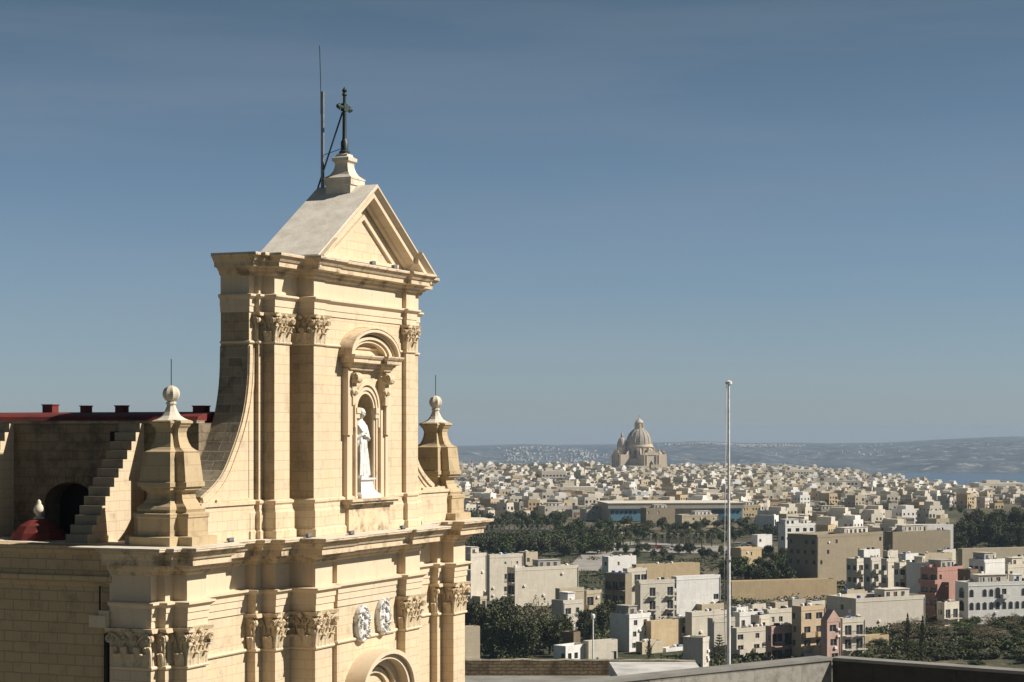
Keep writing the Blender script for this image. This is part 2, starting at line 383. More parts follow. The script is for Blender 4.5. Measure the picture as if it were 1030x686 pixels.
# moulded base of the upper storey
b = MB(); b.sweep(UP, [(.0,-2.9),(.14,-2.9),(.14,-2.68),(.10,-2.64),(.10,-2.18),(.07,-2.12),(.06,-2.05),(.05,-1.98),(.09,-1.93),(.09,-1.87),(0,-1.82)])
b.build('wall_base', M['stone'], cath)
b = MB(); b.sweep(UP, [(0,2.36),(.04,2.37),(.055,2.40),(.04,2.43),(0,2.44)]); b.build('astragal', M['trim'], cath)
b = MB(); b.prism(offset(UPC, .01), 3.2, 4.22)
b.sweep(UPC, [(0,3.205),(.03,3.21),(.03,3.36),(.05,3.37),(.05,3.55),(.08,3.57),(.14,3.63),(.14,3.68),(0,3.71)]); b.build('architrave', M['trim'], cath)
b = MB(); b.sweep(UPC, [(0,4.17),(.03,4.19),(.09,4.23),(.11,4.30),(.17,4.34),(.19,4.38),(.34,4.41),(.34,4.53),(.38,4.55),(.42,4.61),(.48,4.67),(.51,4.69),(.51,4.73),(-.02,4.745)])
b.build('cornice', M['cornice'], cath)
b = MB(); b.prism(offset(UPC, .50), 4.735, 4.765); b.build('cornice_ledge', M['pale'], cath)
ZU0, ZU1 = 2.42, 3.2
capital((3.77,.27),(3.77,.14), ZU0, ZU1, ends=(0,1))
capital((3.99,.14),(3.99,-.22), ZU0, ZU1, ends=(1,1))
capital((3.99,-.22),(4.78,-.22), ZU0, ZU1)
capital((5.25,-.05),(5.25,-.73), ZU0, ZU1)
capital((5.25,-.73),(5.85,-.73), ZU0, ZU1)
capital((m_(5.85),-.60),(m_(5.85),-.73), ZU0, ZU1, ends=(0,1))
capital((m_(5.85),-.73),(m_(5.25),-.73), ZU0, ZU1)

# ---- pediment ----
EZ, AZ = 4.77, 7.08; GX0, GX1 = 5.25, m_(5.25)
b = MB()
b.extrude_y([(GX0-.25,EZ),(GX1+.25,EZ),(AX,AZ-.20)], -.56, .86)           # tympanum and body
b.build('tympanum', M['stone'], cath)
rake = [(0,0),(.10,.02),(.13,.08),(.20,.11),(.36,.13),(.36,.26),(.41,.29),(.49,.37),(.49,.42),(-.2,.44)]   # (outset from the wall, thickness above the slope)
def raking(xa, za, xb, zb, y0, prof, b, scale=1.0):
    d = Vector((xb-xa, 0, zb-za)).normalized(); n = Vector((-d.z, 0, d.x)); n = n if n.z > 0 else -n
    A = []; Bv = []
    for o, h_ in prof:
        k = h_*scale-.42*scale
        # plumb cut at both ends
        dz = k/ n.z
        A.append((xa, y0-o, za+dz)); Bv.append((xb, y0-o, zb+dz))
    b.rings([A, Bv])
b = MB(); s_ = (AZ-EZ)/(AX-(GX0-.48)); ZT = EZ+.02
raking(GX0-.32, EZ+.02, AX, AZ, -.60, rake, b); raking(AX, AZ, GX1+.42, EZ+.02, -.60, rake, b)
b.build('raking_cornice', M['trim'], cath)
b = MB()          # the part of the raking cornice that breaks forward over the end pilasters
for xa, xb, nm in ((GX0-.32, GX0+.50, 0), (GX1-.50, GX1+.42, 1)):
    b = MB()
    f = lambda x: EZ + .022 + (AZ-EZ-.02)*(1-abs(x-AX)/(AX-GX0+(.42 if x > AX else .32)))
    raking(xa, f(xa)+.006, xb, f(xb)+.006, -.73, rake, b)
    b.build('raking_cornice', M['trim'], cath)
b = MB()          # raised frame inside the tympanum
def fr(x, q): return EZ + .02 + (AZ-EZ)*(1-abs(x-AX)/(AX-GX0+.5)) - q
for sg in (-1, 1):
    xa, xb = AX+sg*2.25, AX
    b.rings([[(xa,-.56,fr(xa,.98)),(xa,-.64,fr(xa,.98)),(xa,-.64,fr(xa,.84)),(xa,-.56,fr(xa,.84))],[(xb,-.56,fr(xb,.98)),(xb,-.64,fr(xb,.98)),(xb,-.64,fr(xb,.84)),(xb,-.56,fr(xb,.84))]])
b.box(AX-2.2, AX+2.2, -.66, -.55, EZ+.10, EZ+.20)
b.build('tympanum_frame', M['trim'], cath)
b = MB()          # roof skin behind the pediment: two plastered slopes
for sg in (-1, 1):
    xe = AX+sg*(AX-GX0+.34)
    b.rings([[(xe,-1.07,EZ+.0),(AX,-1.07,AZ-.02),(AX,-1.07,AZ+.035),(xe,-1.07,EZ+.05)],[(xe,.88,EZ+.0),(AX,.88,AZ-.02),(AX,.88,AZ+.035),(xe,.88,EZ+.05)]])
b.build('gable_roof', M['roofplaster'], cath)

# pedestal of the cross
def notch_ring(c, r, n, z, rot=0):
    """square with stepped-in corners"""
    k = r*n; p = [(-r,-(r-k)),(-(r-k),-(r-k)),(-(r-k),-r),((r-k),-r),((r-k),-(r-k)),(r,-(r-k)),(r,(r-k)),((r-k),(r-k)),((r-k),r),(-(r-k),r),(-(r-k),(r-k)),(-r,(r-k))]
    return [(c[0]+x, c[1]+y, z) for x, y in p]
def sq_ring(c, r, z): return [(c[0]+x*r, c[1]+y*r, z) for x, y in ((-1,-1),(1,-1),(1,1),(-1,1))]
pc = (AX, 0.0)
b = MB(); prof = [(.40,6.45),(.40,7.10),(.435,7.11),(.435,7.27),(.45,7.28),(.45,7.32)]
t_ = [(.40,7.35),(.31,7.42),(.25,7.52),(.215,7.64),(.205,7.74),(.23,7.80),(.27,7.82),(.275,7.92),(.22,7.94),(.18,7.97),(.18,8.02),(.11,8.05),(.10,8.10)]
b.rings([sq_ring(pc, r, z) for r, z in prof+t_]); b.build('pedestal', M['pale'], cath)

# the cross itself
cr = empty('iron_cross', cw(AX, 0, 8.06), CROT, label='dark green iron cross with flared tips on the white pedestal above the pediment', cat='cross')
b = MB(); b.lathe([(.16,0),(.16,.05),(.11,.09),(.11,.34),(.08,.38),(.065,.45),(.055,1.45)], n=10); b.lathe([(.05,1.4),(.045,1.66),(.085,1.70),(.045,1.76),(.08,1.83),(.03,1.9),(0.005,1.94)], n=10)
b.build('shaft', M['iron'], cr, smooth=40)
b = MB(); b.tube([(-.38,0,1.32),(.38,0,1.32)], .055, 8)
for sx in (-1, 1):
    b.ball((sx*.38,0,1.32), .07, 10); b.ball((sx*.31,0,1.385), .035, 8); b.ball((sx*.31,0,1.255), .035, 8)
b.box(-.12,.12,-.06,.06,1.22,1.44); b.build('cross_arm', M['bronze'], cr, smooth=40)
b = MB(); b.tube([(-.03,.05,1.2),(.0,.93,-1.10)], .028, 6); b.build('brace', M['iron'], cr)
ma = empty('lightning_mast', cw(AX, .72, 7.05), CROT, label='thin grey lightning rod mast beside the iron cross', cat='lightning rod')
b = MB(); b.tube([(0,0,0),(0,0,2.85)], .055, 8); b.build('pole', M['steel'], ma, smooth=40)
b = MB(); b.tube([(0,0.06,2.2),(0,.06,2.95),(0,.10,4.2)], .012, 5); b.build('rod', M['iron'], ma)
b = MB(); b.tube([(0,-.02,1.0),(0,-.6,1.15)], .01, 4); b.build('guy_wire', M['iron'], ma)

# ---- scroll ramps ----
RY0, RY1 = .285, 1.16
curve = []
for i in range(21):        # concave quarter sweep from the wall down to the urn
    t = i/20
    pts = [(3.47,2.3),(3.40,1.25),(3.08,.25),(2.35,-.85),(1.80,-1.33),(1.10,-1.68)]
    x = t*(len(pts)-1); k = min(int(x), len(pts)-2); q = x-k
    P = lambda j: Vector(pts[max(0,min(len(pts)-1,j))])
    p0,p1,p2,p3 = P(k-1),P(k),P(k+1),P(k+2)
    curve.append(.5*((2*p1)+(-p0+p2)*q+(2*p0-5*p1+4*p2-p3)*q*q+(-p0+3*p1-3*p2+p3)*q**3))
def ramp(mirror):
    X = (lambda x: m_(x)) if mirror else (lambda x: x)
    if mirror: X = lambda x: m_(x) - .7
    b = MB()
    poly = [(X(p.x), p.y) for p in curve] + [(X(1.10),-1.95),(X(3.9),-1.95),(X(3.9),2.3)]
    b.extrude_y(poly, RY0, RY1)
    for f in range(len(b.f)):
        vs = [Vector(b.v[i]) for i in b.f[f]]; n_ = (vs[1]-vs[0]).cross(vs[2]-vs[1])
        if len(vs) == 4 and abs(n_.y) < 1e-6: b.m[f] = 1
    # two raised fillets that follow the curve on the front
    for q0, q1, pr in ((.02,.16,.05),(.24,.32,.035)):
        R0 = []
        for i, p in enumerate(curve):
            tg = (curve[min(i+1,20)]-curve[max(i-1,0)]).normalized(); nn = Vector((-tg.y, tg.x)) ; nn = nn if nn.x > 0 or nn.y < 0 else -nn
            if nn.x < 0: nn = -nn
            a_ = p+nn*q0; c_ = p+nn*q1
            R0.append([(X(a_.x),RY0+.002,a_.y),(X(a_.x),RY0-pr,a_.y),(X(c_.x),RY0-pr,c_.y),(X(c_.x),RY0+.002,c_.y)])
        b.mat(0); b.rings(R0)
    b.build('scroll_ramp', [M['stone'], M['aged']], cath)
    if mirror: X = lambda x: m_(x)
    b = MB(); xs = sorted((X(.9), X(3.6))); b.box(xs[0], xs[1], RY0-.10, RY1, -2.9, -1.95); b.box(xs[0], xs[1], RY0-.15, RY1+.02, -1.95, -1.86)
    b.box(xs[0]+.9, xs[1]-.15, RY0-.06, RY0, -1.86, -1.78)
    b.build('ramp_base', M['stone'], cath)
ramp(False); ramp(True)

# ---- corner urns ----
UPROF = [(1.0,-2.885),(1.0,-2.66),(.80,-2.64),(.80,-2.20),(.83,-2.17),(.83,-2.08),(.72,-2.05),(.75,-1.97),(.70,-1.90),(.60,-1.82),(.54,-1.72),(.52,-1.58),(.55,-1.52),(.66,-1.48),(.66,-1.42),(.73,-1.40),(.73,-1.29),(.69,-1.27),(.68,-1.14),(.61,-.54),(.625,-.51),(.53,-.47),(.44,-.40),(.38,-.28),(.34,-.14),(.33,-.02),(.36,.08),(.41,.14),(.43,.18),(.47,.21),(.47,.26),(.41,.29)]
UTOP = [(.41,.29),(.32,.33),(.22,.40),(.16,.50),(.11,.62),(.095,.68),(.12,.70),(.12,.74),(.08,.77)]
def urn(cx, cy, name='urn_finial'):
    e = MB(); e.rings([notch_ring((cx,cy), r, .40, z) for r, z in UPROF]); o = e.build(name, M['cornice'] if 0 else M['urn'], cath)
    t = MB(); t.rings([[(cx+math.cos(R(22.5+45*i))*r*1.12, cy+math.sin(R(22.5+45*i))*r*1.12, z) for i in range(8)] for r, z in UTOP]); t.build('cap', M['pale'], o)
    s = MB(); s.rings([[(cx+  .225*q*(1-.12*(k%2))*math.cos(math.pi*k/8), cy+.225*q*(1-.12*(k%2))*math.sin(math.pi*k/8), .96-.215*math.cos(math.pi*j/12)) for k in range(16)] for j, q in ((j, max(.04, math.sin(math.pi*j/12))) for j in range(13))]); s.build('ball', M['pale'], o, smooth=12)
    s = MB(); s.tube([(cx,cy,1.18),(cx,cy,1.85)], .012, 5); s.build('rod', M['iron'], o)
M['urn'] = stone('urn_limestone', (.47,.37,.225), (.38,.29,.17), (.33,.25,.15), bw=.8, bh=.42, dark=(.13,.105,.07), stain=(.52,.7), stain_amt=.7, pink=.05, ms=.01)
urn(.6, .85); urn(m_(.6)+.15, .85)

# ---- niche ----
b = MB(); n = 16; rr = (NX1-NX0)/2
arc = [(NC+rr*math.cos(math.pi*i/n), NS+ (NZ1-NS)*math.sin(math.pi*i/n)) for i in range(n+1)]
for i in range(n):
    (x0,z0),(x1,z1) = arc[i],arc[i+1]
    b.quad((x0,-.60,z0),(x1,-.60,z1),(x1,-.60,NZ1+.01),(x0,-.60,NZ1+.01))
b.build('niche_arch', M['stone'], cath)
b = MB(); ND = .62
cyl = lambda t, z: (NC+rr*math.cos(t), -.595+ND*math.sin(t), z)
b.rings([[cyl(math.pi*i/n, z) for i in range(n+1)] for z in (NZ0+.003, NS)], cap=False, closed=False)
nk = 6      # half dome with shell ribs
b.rings([[(NC+rr*math.cos(ph)*math.cos(math.pi*i/n)*(1), -.595+ND*math.cos(ph)*math.sin(math.pi*i/n)*(1-.10*(i%2)), NS+(NZ1-NS)*math.sin(ph)) for i in range(n+1)] for ph in [math.pi/2*k/nk for k in range(nk+1)]], cap=False, closed=False)
b.build('niche', M['nichestone'], cath)
def arch_band(cx, zs, r0, r1, rz0, rz1, y0, y1, zb, b, n=18, a0=0, a1=180):
    """archivolt with legs down to zb (zb None = none)"""
    rings_ = []
    if zb is not None: rings_.append([(cx+r0,y0,zb),(cx+r0,y1,zb),(cx+r1,y1,zb),(cx+r1,y0,zb)])
    for i in range(n+1):
        a = R(a0+(a1-a0)*i/n); c, s = math.cos(a), math.sin(a)
        rings_.append([(cx+r0*c,y0,zs+rz0*s),(cx+r0*c,y1,zs+rz0*s),(cx+r1*c,y1,zs+rz1*s),(cx+r1*c,y0,zs+rz1*s)])
    if zb is not None: rings_.append([(cx-r0,y0,zb),(cx-r0,y1,zb),(cx-r1,y1,zb),(cx-r1,y0,zb)])
    b.rings(rings_)
b = MB(); arch_band(NC, NS, .515, .60, .47, .57, -.60, -.66, NZ0, b); arch_band(NC, NS, .601, .69, .571, .66, -.60, -.70, NZ0, b); arch_band(NC, NS+.04, .691, .78, .68, .78, -.60, -.73, NS-.5, b)
for sx in (-1,1): b.box(NC+sx*.60-.11, NC+sx*.60+.13, -.76, -.58, NS-.10, NS+.06); b.box(NC+sx*.60-.09, NC+sx*.60+.11, -.73, -.58, NS-.24, NS-.10)
b.build('niche_surround', M['trim'], cath)
b = MB()        # aedicule: outer strips, sill, entablature blocks
for sx in (-1, 1):
    for x0, x1, yy, za in ((1.12,1.28,-.74,1.80),(.90,1.12,-.70,1.75)):
        lo, hi = sorted((NC+sx*x0, NC+sx*x1)); b.box(lo, hi, yy, -.59, NZ0, za)
    lo, hi = sorted((NC+sx*1.06, NC+sx*1.34)); b.box(lo, hi, -.80, -.59, -.10, 1.78)
b.build('niche_frame', M['trim'], cath)
b = MB(); b.box(NC-1.52, NC+1.52, -1.04, -.59, NZ0-.07, NZ0-.002); b.box(NC-1.48, NC+1.48, -.98, -.59, NZ0-.14, NZ0-.071); b.box(NC-1.40, NC+1.40, -.86, -.59, NZ0-.24, NZ0-.141)
b.box(NC-1.30, NC+1.30, -.80, -.59, -2.89, NZ0-.241); b.build('sill', M['cornice'], cath)
b = MB()        # hood entablature, breaking forward at both ends
hp = [(NC-1.28,-.60),(NC-1.28,-.86),(NC-.80,-.86),(NC-.80,-.72),(NC+.80,-.72),(NC+.80,-.86),(NC+1.28,-.86),(NC+1.28,-.60)]
hprof = [(-.05,1.74),(.0,1.76),(.03,1.84),(.08,1.88),(.10,1.93),(.20,1.96),(.20,2.05),(.24,2.08),(.28,2.14),(.28,2.18),(-.1,2.20)]
b.sweep(hp, hprof); b.prism(offset(hp,-.02), 1.75, 2.19)
b.build('hood_cornice', M['cornice'], cath)
b = MB()        # segmental hood
for r0,r1,z0,z1,yy in ((1.36,1.45,.64,.71,-.90),(1.451,1.54,.715,.79,-1.02)):
    arch_band(NC, 2.14, r0, r1, z0, z1, -.60, yy, None, b, a0=3, a1=177)
arch_band(NC, 2.14, 1.02, 1.16, .42, .50, -.60, -.80, None, b, a0=3, a1=177); arch_band(NC, 2.14, 1.161, 1.318, .505, .595, -.60, -.86, None, b, a0=3, a1=177)
b.build('segmental_hood', M['trim'], cath, smooth=30)
b = MB(); arch_band(NC, 2.14, 1.28, 1.80, .95, 1.035, -.60, -1.19, None, b, a0=4, a1=176); b.v = [(x, y, z+.0) for x,y,z in b.v]
hb = MB(); n = 16
rs = [[(NC+1.55*math.cos(R(3+174*i/n)), yy, 2.145+.805*math.sin(R(3+174*i/n))+dz) for yy, dz in ((-.60,.04),(-1.03,.0),(-1.03,.02),(-.60,.07))] for i in range(n+1)]
hb.rings(rs); hb.build('hood_flashing', M['cornice'], cath, smooth=30)
for sx in (-1, 1):      # consoles
    b = MB(); cx = NC+sx*1.02
    for k, (zz, rr_, yy) in enumerate(((1.52,.155,-.88),(1.12,.085,-.80))):
        nn = 14; rs = []
        for xx in (cx-.15, cx+.15): rs.append([(xx, yy+rr_*math.cos(2*math.pi*i/nn), zz+rr_*math.sin(2*math.pi*i/nn)) for i in range(nn)])
        b.rings(rs)
        for xx, dd in ((cx-.155,-1),(cx+.155,1)):
            b.tube([(xx, yy+(rr_*.85*(1-.8*q/14))*math.cos(q*.9), zz+(rr_*.85*(1-.8*q/14))*math.sin(q*.9)) for q in range(15)], .018, 5)
        volute(b, Vector((cx, yy-rr_*.6, zz)), Vector((1,0,0)), Vector((0,-1,0)), rr_*.75, .02)
    b.extrude_y([(cx-.13,1.0),(cx+.13,1.0),(cx+.13,1.6),(cx-.13,1.6)], -.84, -.70)
    b.extrude_y([(cx-.10,.75),(cx+.10,.75),(cx+.10,1.05),(cx-.10,1.05)], -.84, -.70)
    b.build('console', M['carve'], cath, smooth=35)

# statue: draped standing figure with her head turned, one arm across the chest
def statue():
    b = MB(); n = 36
    prof = [  # z, rx, ry, cx, cy, fold
        (0.00,.25,.20,.03,.00,.10),(.06,.26,.21,.03,.0,.16),(.20,.235,.19,.02,0,.18),(.40,.20,.175,.0,0,.16),(.65,.185,.165,-.01,-.01,.13),(.85,.185,.165,-.01,-.01,.10),
        (1.00,.195,.165,.0,-.01,.08),(1.12,.165,.14,.0,0,.06),(1.22,.155,.13,.0,0,.05),(1.36,.185,.15,.0,-.01,.05),(1.50,.205,.135,.0,0,.03),(1.58,.18,.11,.0,0,.02),
        (1.63,.10,.08,.0,-.01,0),(1.67,.062,.062,.0,-.015,0),(1.71,.06,.065,.005,-.03,0),(1.75,.085,.095,.01,-.04,0),(1.82,.102,.115,.015,-.04,0),(1.90,.104,.118,.015,-.035,0),(1.96,.085,.095,.012,-.03,0),(2.0,.04,.05,.01,-.025,0)]
    rs = []
    for z, rx, ry, cx, cy, fo in prof:
        rs.append([(cx+(rx*(1+fo*math.sin(a*9+z*1.6)+.4*fo*math.sin(a*17-z*3)))*math.cos(a), cy+(ry*(1+fo*math.sin(a*9+z*1.6)))*math.sin(a), z) for a in [2*math.pi*i/n for i in range(n)]])
    b.rings(rs)
    b.ball((.03,-.155,1.86), .028, 8); b.ball((0.02,-.12,1.80), .05, 8)          # nose, chin
    b.ball((.01,.03,1.92), .12, 10, sz=.8)                                        # hair
    for pts, r0, r1 in (([(-.19,0,1.50),(-.26,-.02,1.30),(-.235,-.08,1.12)],.075,.06),([(-.235,-.08,1.12),(-.12,-.17,1.22),(-.02,-.18,1.30)],.058,.04),
                        ([(.19,0,1.50),(.25,-.03,1.28),(.24,-.09,1.08)],.075,.06),([(.24,-.09,1.08),(.15,-.19,1.12),(.08,-.20,1.18)],.058,.038)):
        b.tube(pts, r0, 10, r1)
    for hx, hz, sg in ((-.02,1.31,1),(.08,1.19,-1)):
        b.ball((hx,-.195,hz), .045, 8, sy=.6)
        for k in range(4): b.tube([(hx+sg*.02,-.205,hz+.02-.017*k),(hx+sg*.075,-.205,hz+.03-.017*k)], .011, 5)
        b.tube([(hx,-.21,hz+.03),(hx+sg*.03,-.21,hz+.065)], .011, 5)
    for k in range(5): b.tube([(-.20+.02*k,-.10,1.52),(-.06+.03*k,-.17,1.30),(.10,-.155,1.02-.04*k),(.20,-.08,.80-.09*k)], .02, 6)   # mantle folds
    for k in range(7): x = -.17+.055*k; b.tube([(x*.8,-.13,.95),(x,-.165,.55),(x*1.25,-.18,.05)], .018, 6, .03)
    o = b.build('body', M['marble'], None, smooth=50)
    return o
st = empty('statue', cw(NC+.02, -.46, NZ0+.62), CROT+R(-12), label='white marble statue of a robed woman standing in the arched niche', cat='statue')
sb = statue(); sb.parent = st; sb.location = (0,0,-.02); sb.scale = (1.08,1.08,1.0)
md = sb.modifiers.new('fuse', 'REMESH'); md.mode = 'VOXEL'; md.voxel_size = .013; md.use_smooth_shade = True
b = MB(); 
for k in range(9): a = k*.7; b.ball((.17*math.cos(a), .13*math.sin(a)-.02, .05+.02*(k%3)), .10, 8)
b.build('cloud_base', M['marble'], st, smooth=50, loc=(0,0,-.08))
b = MB(); b.rings([sq_ring((0,0), r, z) for r, z in ((.44,-.62),(.44,-.52),(.42,-.50),(.34,-.44),(.29,-.34),(.27,-.14),(.29,-.11),(.33,-.09),(.33,-.04),(.30,-.04))])
b.build('plinth', M['marble'], st)

# two carved oval reliefs above the portal window
for k, (cx, cz) in enumerate(((8.0,-5.50),(9.35,-5.42))):
    b = MB(); nn = 28; rs = []
    for rr_, yy in ((1.0,-.70),(1.04,-.78),(1.0,-.86),(.90,-.88),(.86,-.83),(.3,-.90),(.02,-.92)):
        rs.append([(cx + .36*rr_*math.cos(2*math.pi*i/nn)*(1+.04*math.sin(5*2*math.pi*i/nn)), yy, cz + .52*rr_*math.sin(2*math.pi*i/nn)) for i in range(nn)])
    b.rings(rs)
    rnd = random.Random(4+k)
    b.ball((cx+.02,-.93,cz+.20), .075, 10); b.ball((cx,-.90,cz-.02), .12, 12, sz=1.3, sy=.6)
    for q in range(26):
        a = rnd.uniform(0, 6.28); e_ = rnd.uniform(.5, 1.0); x_, z_ = cx+.33*e_*math.cos(a), cz+.48*e_*math.sin(a)
        d_ = rnd.uniform(0, 6.28); l_ = rnd.uniform(.08, .18)
        b.tube([(x_,-.87,z_),(x_+l_*.5*math.cos(d_),-.93,z_+l_*.5*math.sin(d_)),(x_+l_*math.cos(d_+.9),-.88,z_+l_*math.sin(d_+.9))], .032, 6, .015)
    b.build('carved_relief', M['dirtymarble'], cath, smooth=50)
# portal window hood at the bottom of the picture
PX = AX+.3
b = MB()
for r0,r1,z0,z1,yy in ((1.42,1.60,.98,1.12,-1.22),(1.602,1.74,1.125,1.25,-1.34),(1.15,1.418,.78,.975,-.92)):
    arch_band(PX, -7.55, r0, r1, z0, z1, -.70, yy, -7.9, b)
b.build('window_hood', M['trim'], cath, smooth=30)
b = MB(); arch_band(PX, -7.55, .85, 1.03, .55, .72, -.70, -.80, -7.9, b); b.box(PX-1.7,PX+1.7,-1.15,-.70,-8.05,-7.91); b.box(PX-.85,PX+.85,-.74,-.70,-7.9,-7.5)
b.build('window_frame', M['carve'], cath)
b = MB(); b.lathe([(.04,0),(.22,.02),(.26,.12),(.2,.25),(.16,.4),(.08,.5),(.02,.55)], c=(PX,-.9,-7.85), n=10); b.build('carved_crest', M['lamp'], cath, smooth=40)

# small floodlights left on the ledges
def floodlight(lx, ly, lz, label):
    e = empty('floodlight', cw(lx, ly, lz), CROT, label=label, cat='floodlight', group='floodlights on the cathedral ledges')
    b = MB(); b.box(-.09,.09,-.06,.03,.04,.11); b.box(-.11,.11,-.075,-.06,.03,.125); b.build('housing', M['lamp'], e)
    b = MB(); b.box(-.02,.02,-.03,.03,-.0,.045); b.box(-.22,.22,-.015,.015,0,.02); b.build('bracket', M['pipe'], e)
floodlight(2.0, -.02, -2.885, 'small grey floodlight on the cornice ledge below the left scroll')
floodlight(4.7, -.85, -2.885, 'small grey floodlight on the ledge at the foot of the left paired pilasters')
floodlight(6.5, -1.2, -2.885, 'small grey floodlight on the ledge left of the niche base')
floodlight(9.9, -1.12, -2.885, 'small grey floodlight on the ledge below the right side of the niche')
floodlight(12.4, -.45, -2.885, 'small grey floodlight on the ledge beside the right scroll')
floodlight(8.2, -1.0, 4.765, 'small floodlight on the ledge under the middle of the pediment')
floodlight(9.6, -1.0, 4.765, 'smaller dark lamp on the ledge under the right half of the pediment')

# ---- nave behind: clerestory wall with an arched opening, red roof, stepped buttresses, small red dome ----
NW = 2.4
def soly(px, lx):
    k = (px-515)/2003; ax = CP0[0]+UX*lx; ay = CP0[1]+UY*lx; return -(ax-k*ay)/(-UY-k*UX)
ya, yb = soly(97, NW), soly(45, NW); yc = (ya+yb)/2; ry = (yb-ya)/2; zs = -2.0; rz = .62
b = MB(); n = 16
def seg(y0, y1, z0, z1): b.quad((NW,y1,z0),(NW,y0,z0),(NW,y0,z1),(NW,y1,z1))
seg(1.16, ya, -2.9, .22); seg(yb, 16, -2.9, .22)
for i in range(n):
    a0, a1 = math.pi*i/n, math.pi*(i+1)/n
    y0, y1 = yc-ry*math.cos(a0), yc-ry*math.cos(a1); z0, z1 = zs+rz*math.sin(a0), zs+rz*math.sin(a1)
    b.quad((NW,y1,z1),(NW,y0,z0),(NW,y0,.22),(NW,y1,.22)); b.quad((NW,y0,z0),(NW,y1,z1),(NW+.7,y1,z1),(NW+.7,y0,z0))
b.box(NW, 2*AX-NW, 16, 16.4, -2.9, .22); b.quad((NW,ya,-2.9),(NW,ya,zs),(NW+.7,ya,zs),(NW+.7,ya,-2.9)); b.quad((NW,yb,-2.9),(NW,yb,zs),(NW+.7,yb,zs),(NW+.7,yb,-2.9))
b.quad((2*AX-NW,1.16,-2.9),(2*AX-NW,16,-2.9),(2*AX-NW,16,.22),(2*AX-NW,1.16,.22)); b.quad((NW,1.16,-2.9),(2*AX-NW,1.16,-2.9),(2*AX-NW,1.16,.22),(NW,1.16,.22))
b.build('nave_wall', M['old'], cath)
b = MB(); b.box(NW+.7, NW+.75, ya-.2, yb+.2, -2.9, -1.2); b.build('arched_opening', M['black'], cath)
b = MB(); arch_band(0,0,1,1,1,1,0,0,None,MB())
for i in range(11):
    a0, a1 = math.pi*(i+.03)/11, math.pi*(i+.97)/11
    def q(a, k): return (yc-(ry+k)*math.cos(a), zs+(rz+k)*math.sin(a))
    b.rings([[(xx, *q(a, k)) for a, k in ((a0,.0),(a1,.0),(a1,.30),(a0,.30))] for xx in (NW-.03, NW+.05)])
b.build('arch_voussoirs', M['old'], cath)
yv = soly(116, NW); b = MB(); b.box(NW-.012, NW+.02, yv-.14, yv+.16, -.28, .0); b.build('vent_opening', M['black'], cath)
b = MB(); b.box(NW-.10, NW+.3, 1.16, 16, .22, .29); b.build('wall_coping', M['aged'], cath)
b = MB(); n = 8; W = AX-NW
xs = [NW+.12+ (W-.12)*(i/n)**2 for i in range(n+1)]
zz = [.28, .40, .47, .51, .535, .55, .56, .565, .57]
poly = [(x, z) for x, z in zip(xs, zz)] + [(2*AX-x, z) for x, z in zip(xs[::-1], zz[::-1])]
b.extrude_y(poly, 1.3, 16); b.build('nave_roof', M['red'], cath, smooth=30)
for p0, p1, ztop in ((39,56,.80),(77,90,.76),(112,127,.76),(190,209,.74)):
    y1, y0 = soly(p0, 4.0), soly(p1, 4.0)
    y0 += .12; y1 -= .12
    b = MB(); b.box(4.0, 4.3, y0, y1, .40, ztop-.06); b.box(3.98, 4.32, y0-.02, y1+.02, ztop-.06, ztop-.03); b.build('roof_vent', M['red'], cath)
def buttress(y0):
    b = MB(); n = 13; x0 = -.18; run = (NW-x0)/n; rise = .238
    poly = [(x0,-2.88)]
    for i in range(n): poly += [(x0+run*i,-2.88+rise*(i+1)),(x0+run*(i+1),-2.88+rise*(i+1))]
    poly += [(NW,-2.88)]
    b.extrude_y(poly, y0, y0+.67)
    for f in range(len(b.f)):
        if len(b.f[f]) == 4: b.m[f] = 1
    b.build('stepped_buttress', [M['stone'], M['oldstep']], cath)
M['oldstep'] = stone('step_limestone', (.30,.25,.18), (.24,.20,.14), (.2,.16,.1), bw=2, bh=.238, dark=(.09,.08,.06), stain=(.5,.66), stain_amt=.6, pink=.02, ms=.006, bump=.6)
buttress(2.86); buttress(2.86+4.25)
dm = (.95, soly(39, .95), -2.96)
b = MB(); b.lathe([(.80,0),(.80,.05),(.76,.08),(.68,.28),(.52,.46),(.32,.58),(.15,.64),(.1,.65)], c=dm, n=12); d_ = b.build('aisle_dome', M['red'], cath)
b = MB(); b.lathe([(.15,.63),(.15,.67),(.07,.70),(.08,.75),(.14,.82),(.15,.88),(.11,.98),(.06,1.05),(.065,1.09),(.02,1.15)], c=dm, n=10); b.build('lantern', M['pale'], d_, smooth=50)
# ---------------- land, sea, far coast ----------------
F = 2003.0
def wx(px, Y): return (px-515)/F*Y
def wz(py, Y): return H+(434-py)/F*Y
def smooth(a, b, x): t = max(0, min(1, (x-a)/(b-a))); return t*t*(3-2*t)
def ground(X, Y):
    px = 515+F*X/max(Y, 60)
    edge = 2560 - 560*smooth(820, 980, px)
    z = G + 1.5*noise.noise(Vector((X*.004, Y*.004, 3))) * smooth(600, 900, Y)
    z -= 10*smooth(1250, 2000, Y)*smooth(720, 960, px)
    z -= (z+4)*smooth(edge, edge+1700, Y)
    if Y < 0: z = G
    # scrubby slope below the houses at the right
    z += 5.0*math.exp(-((X-125)/38)**2-((Y-455)/45)**2)
    return z

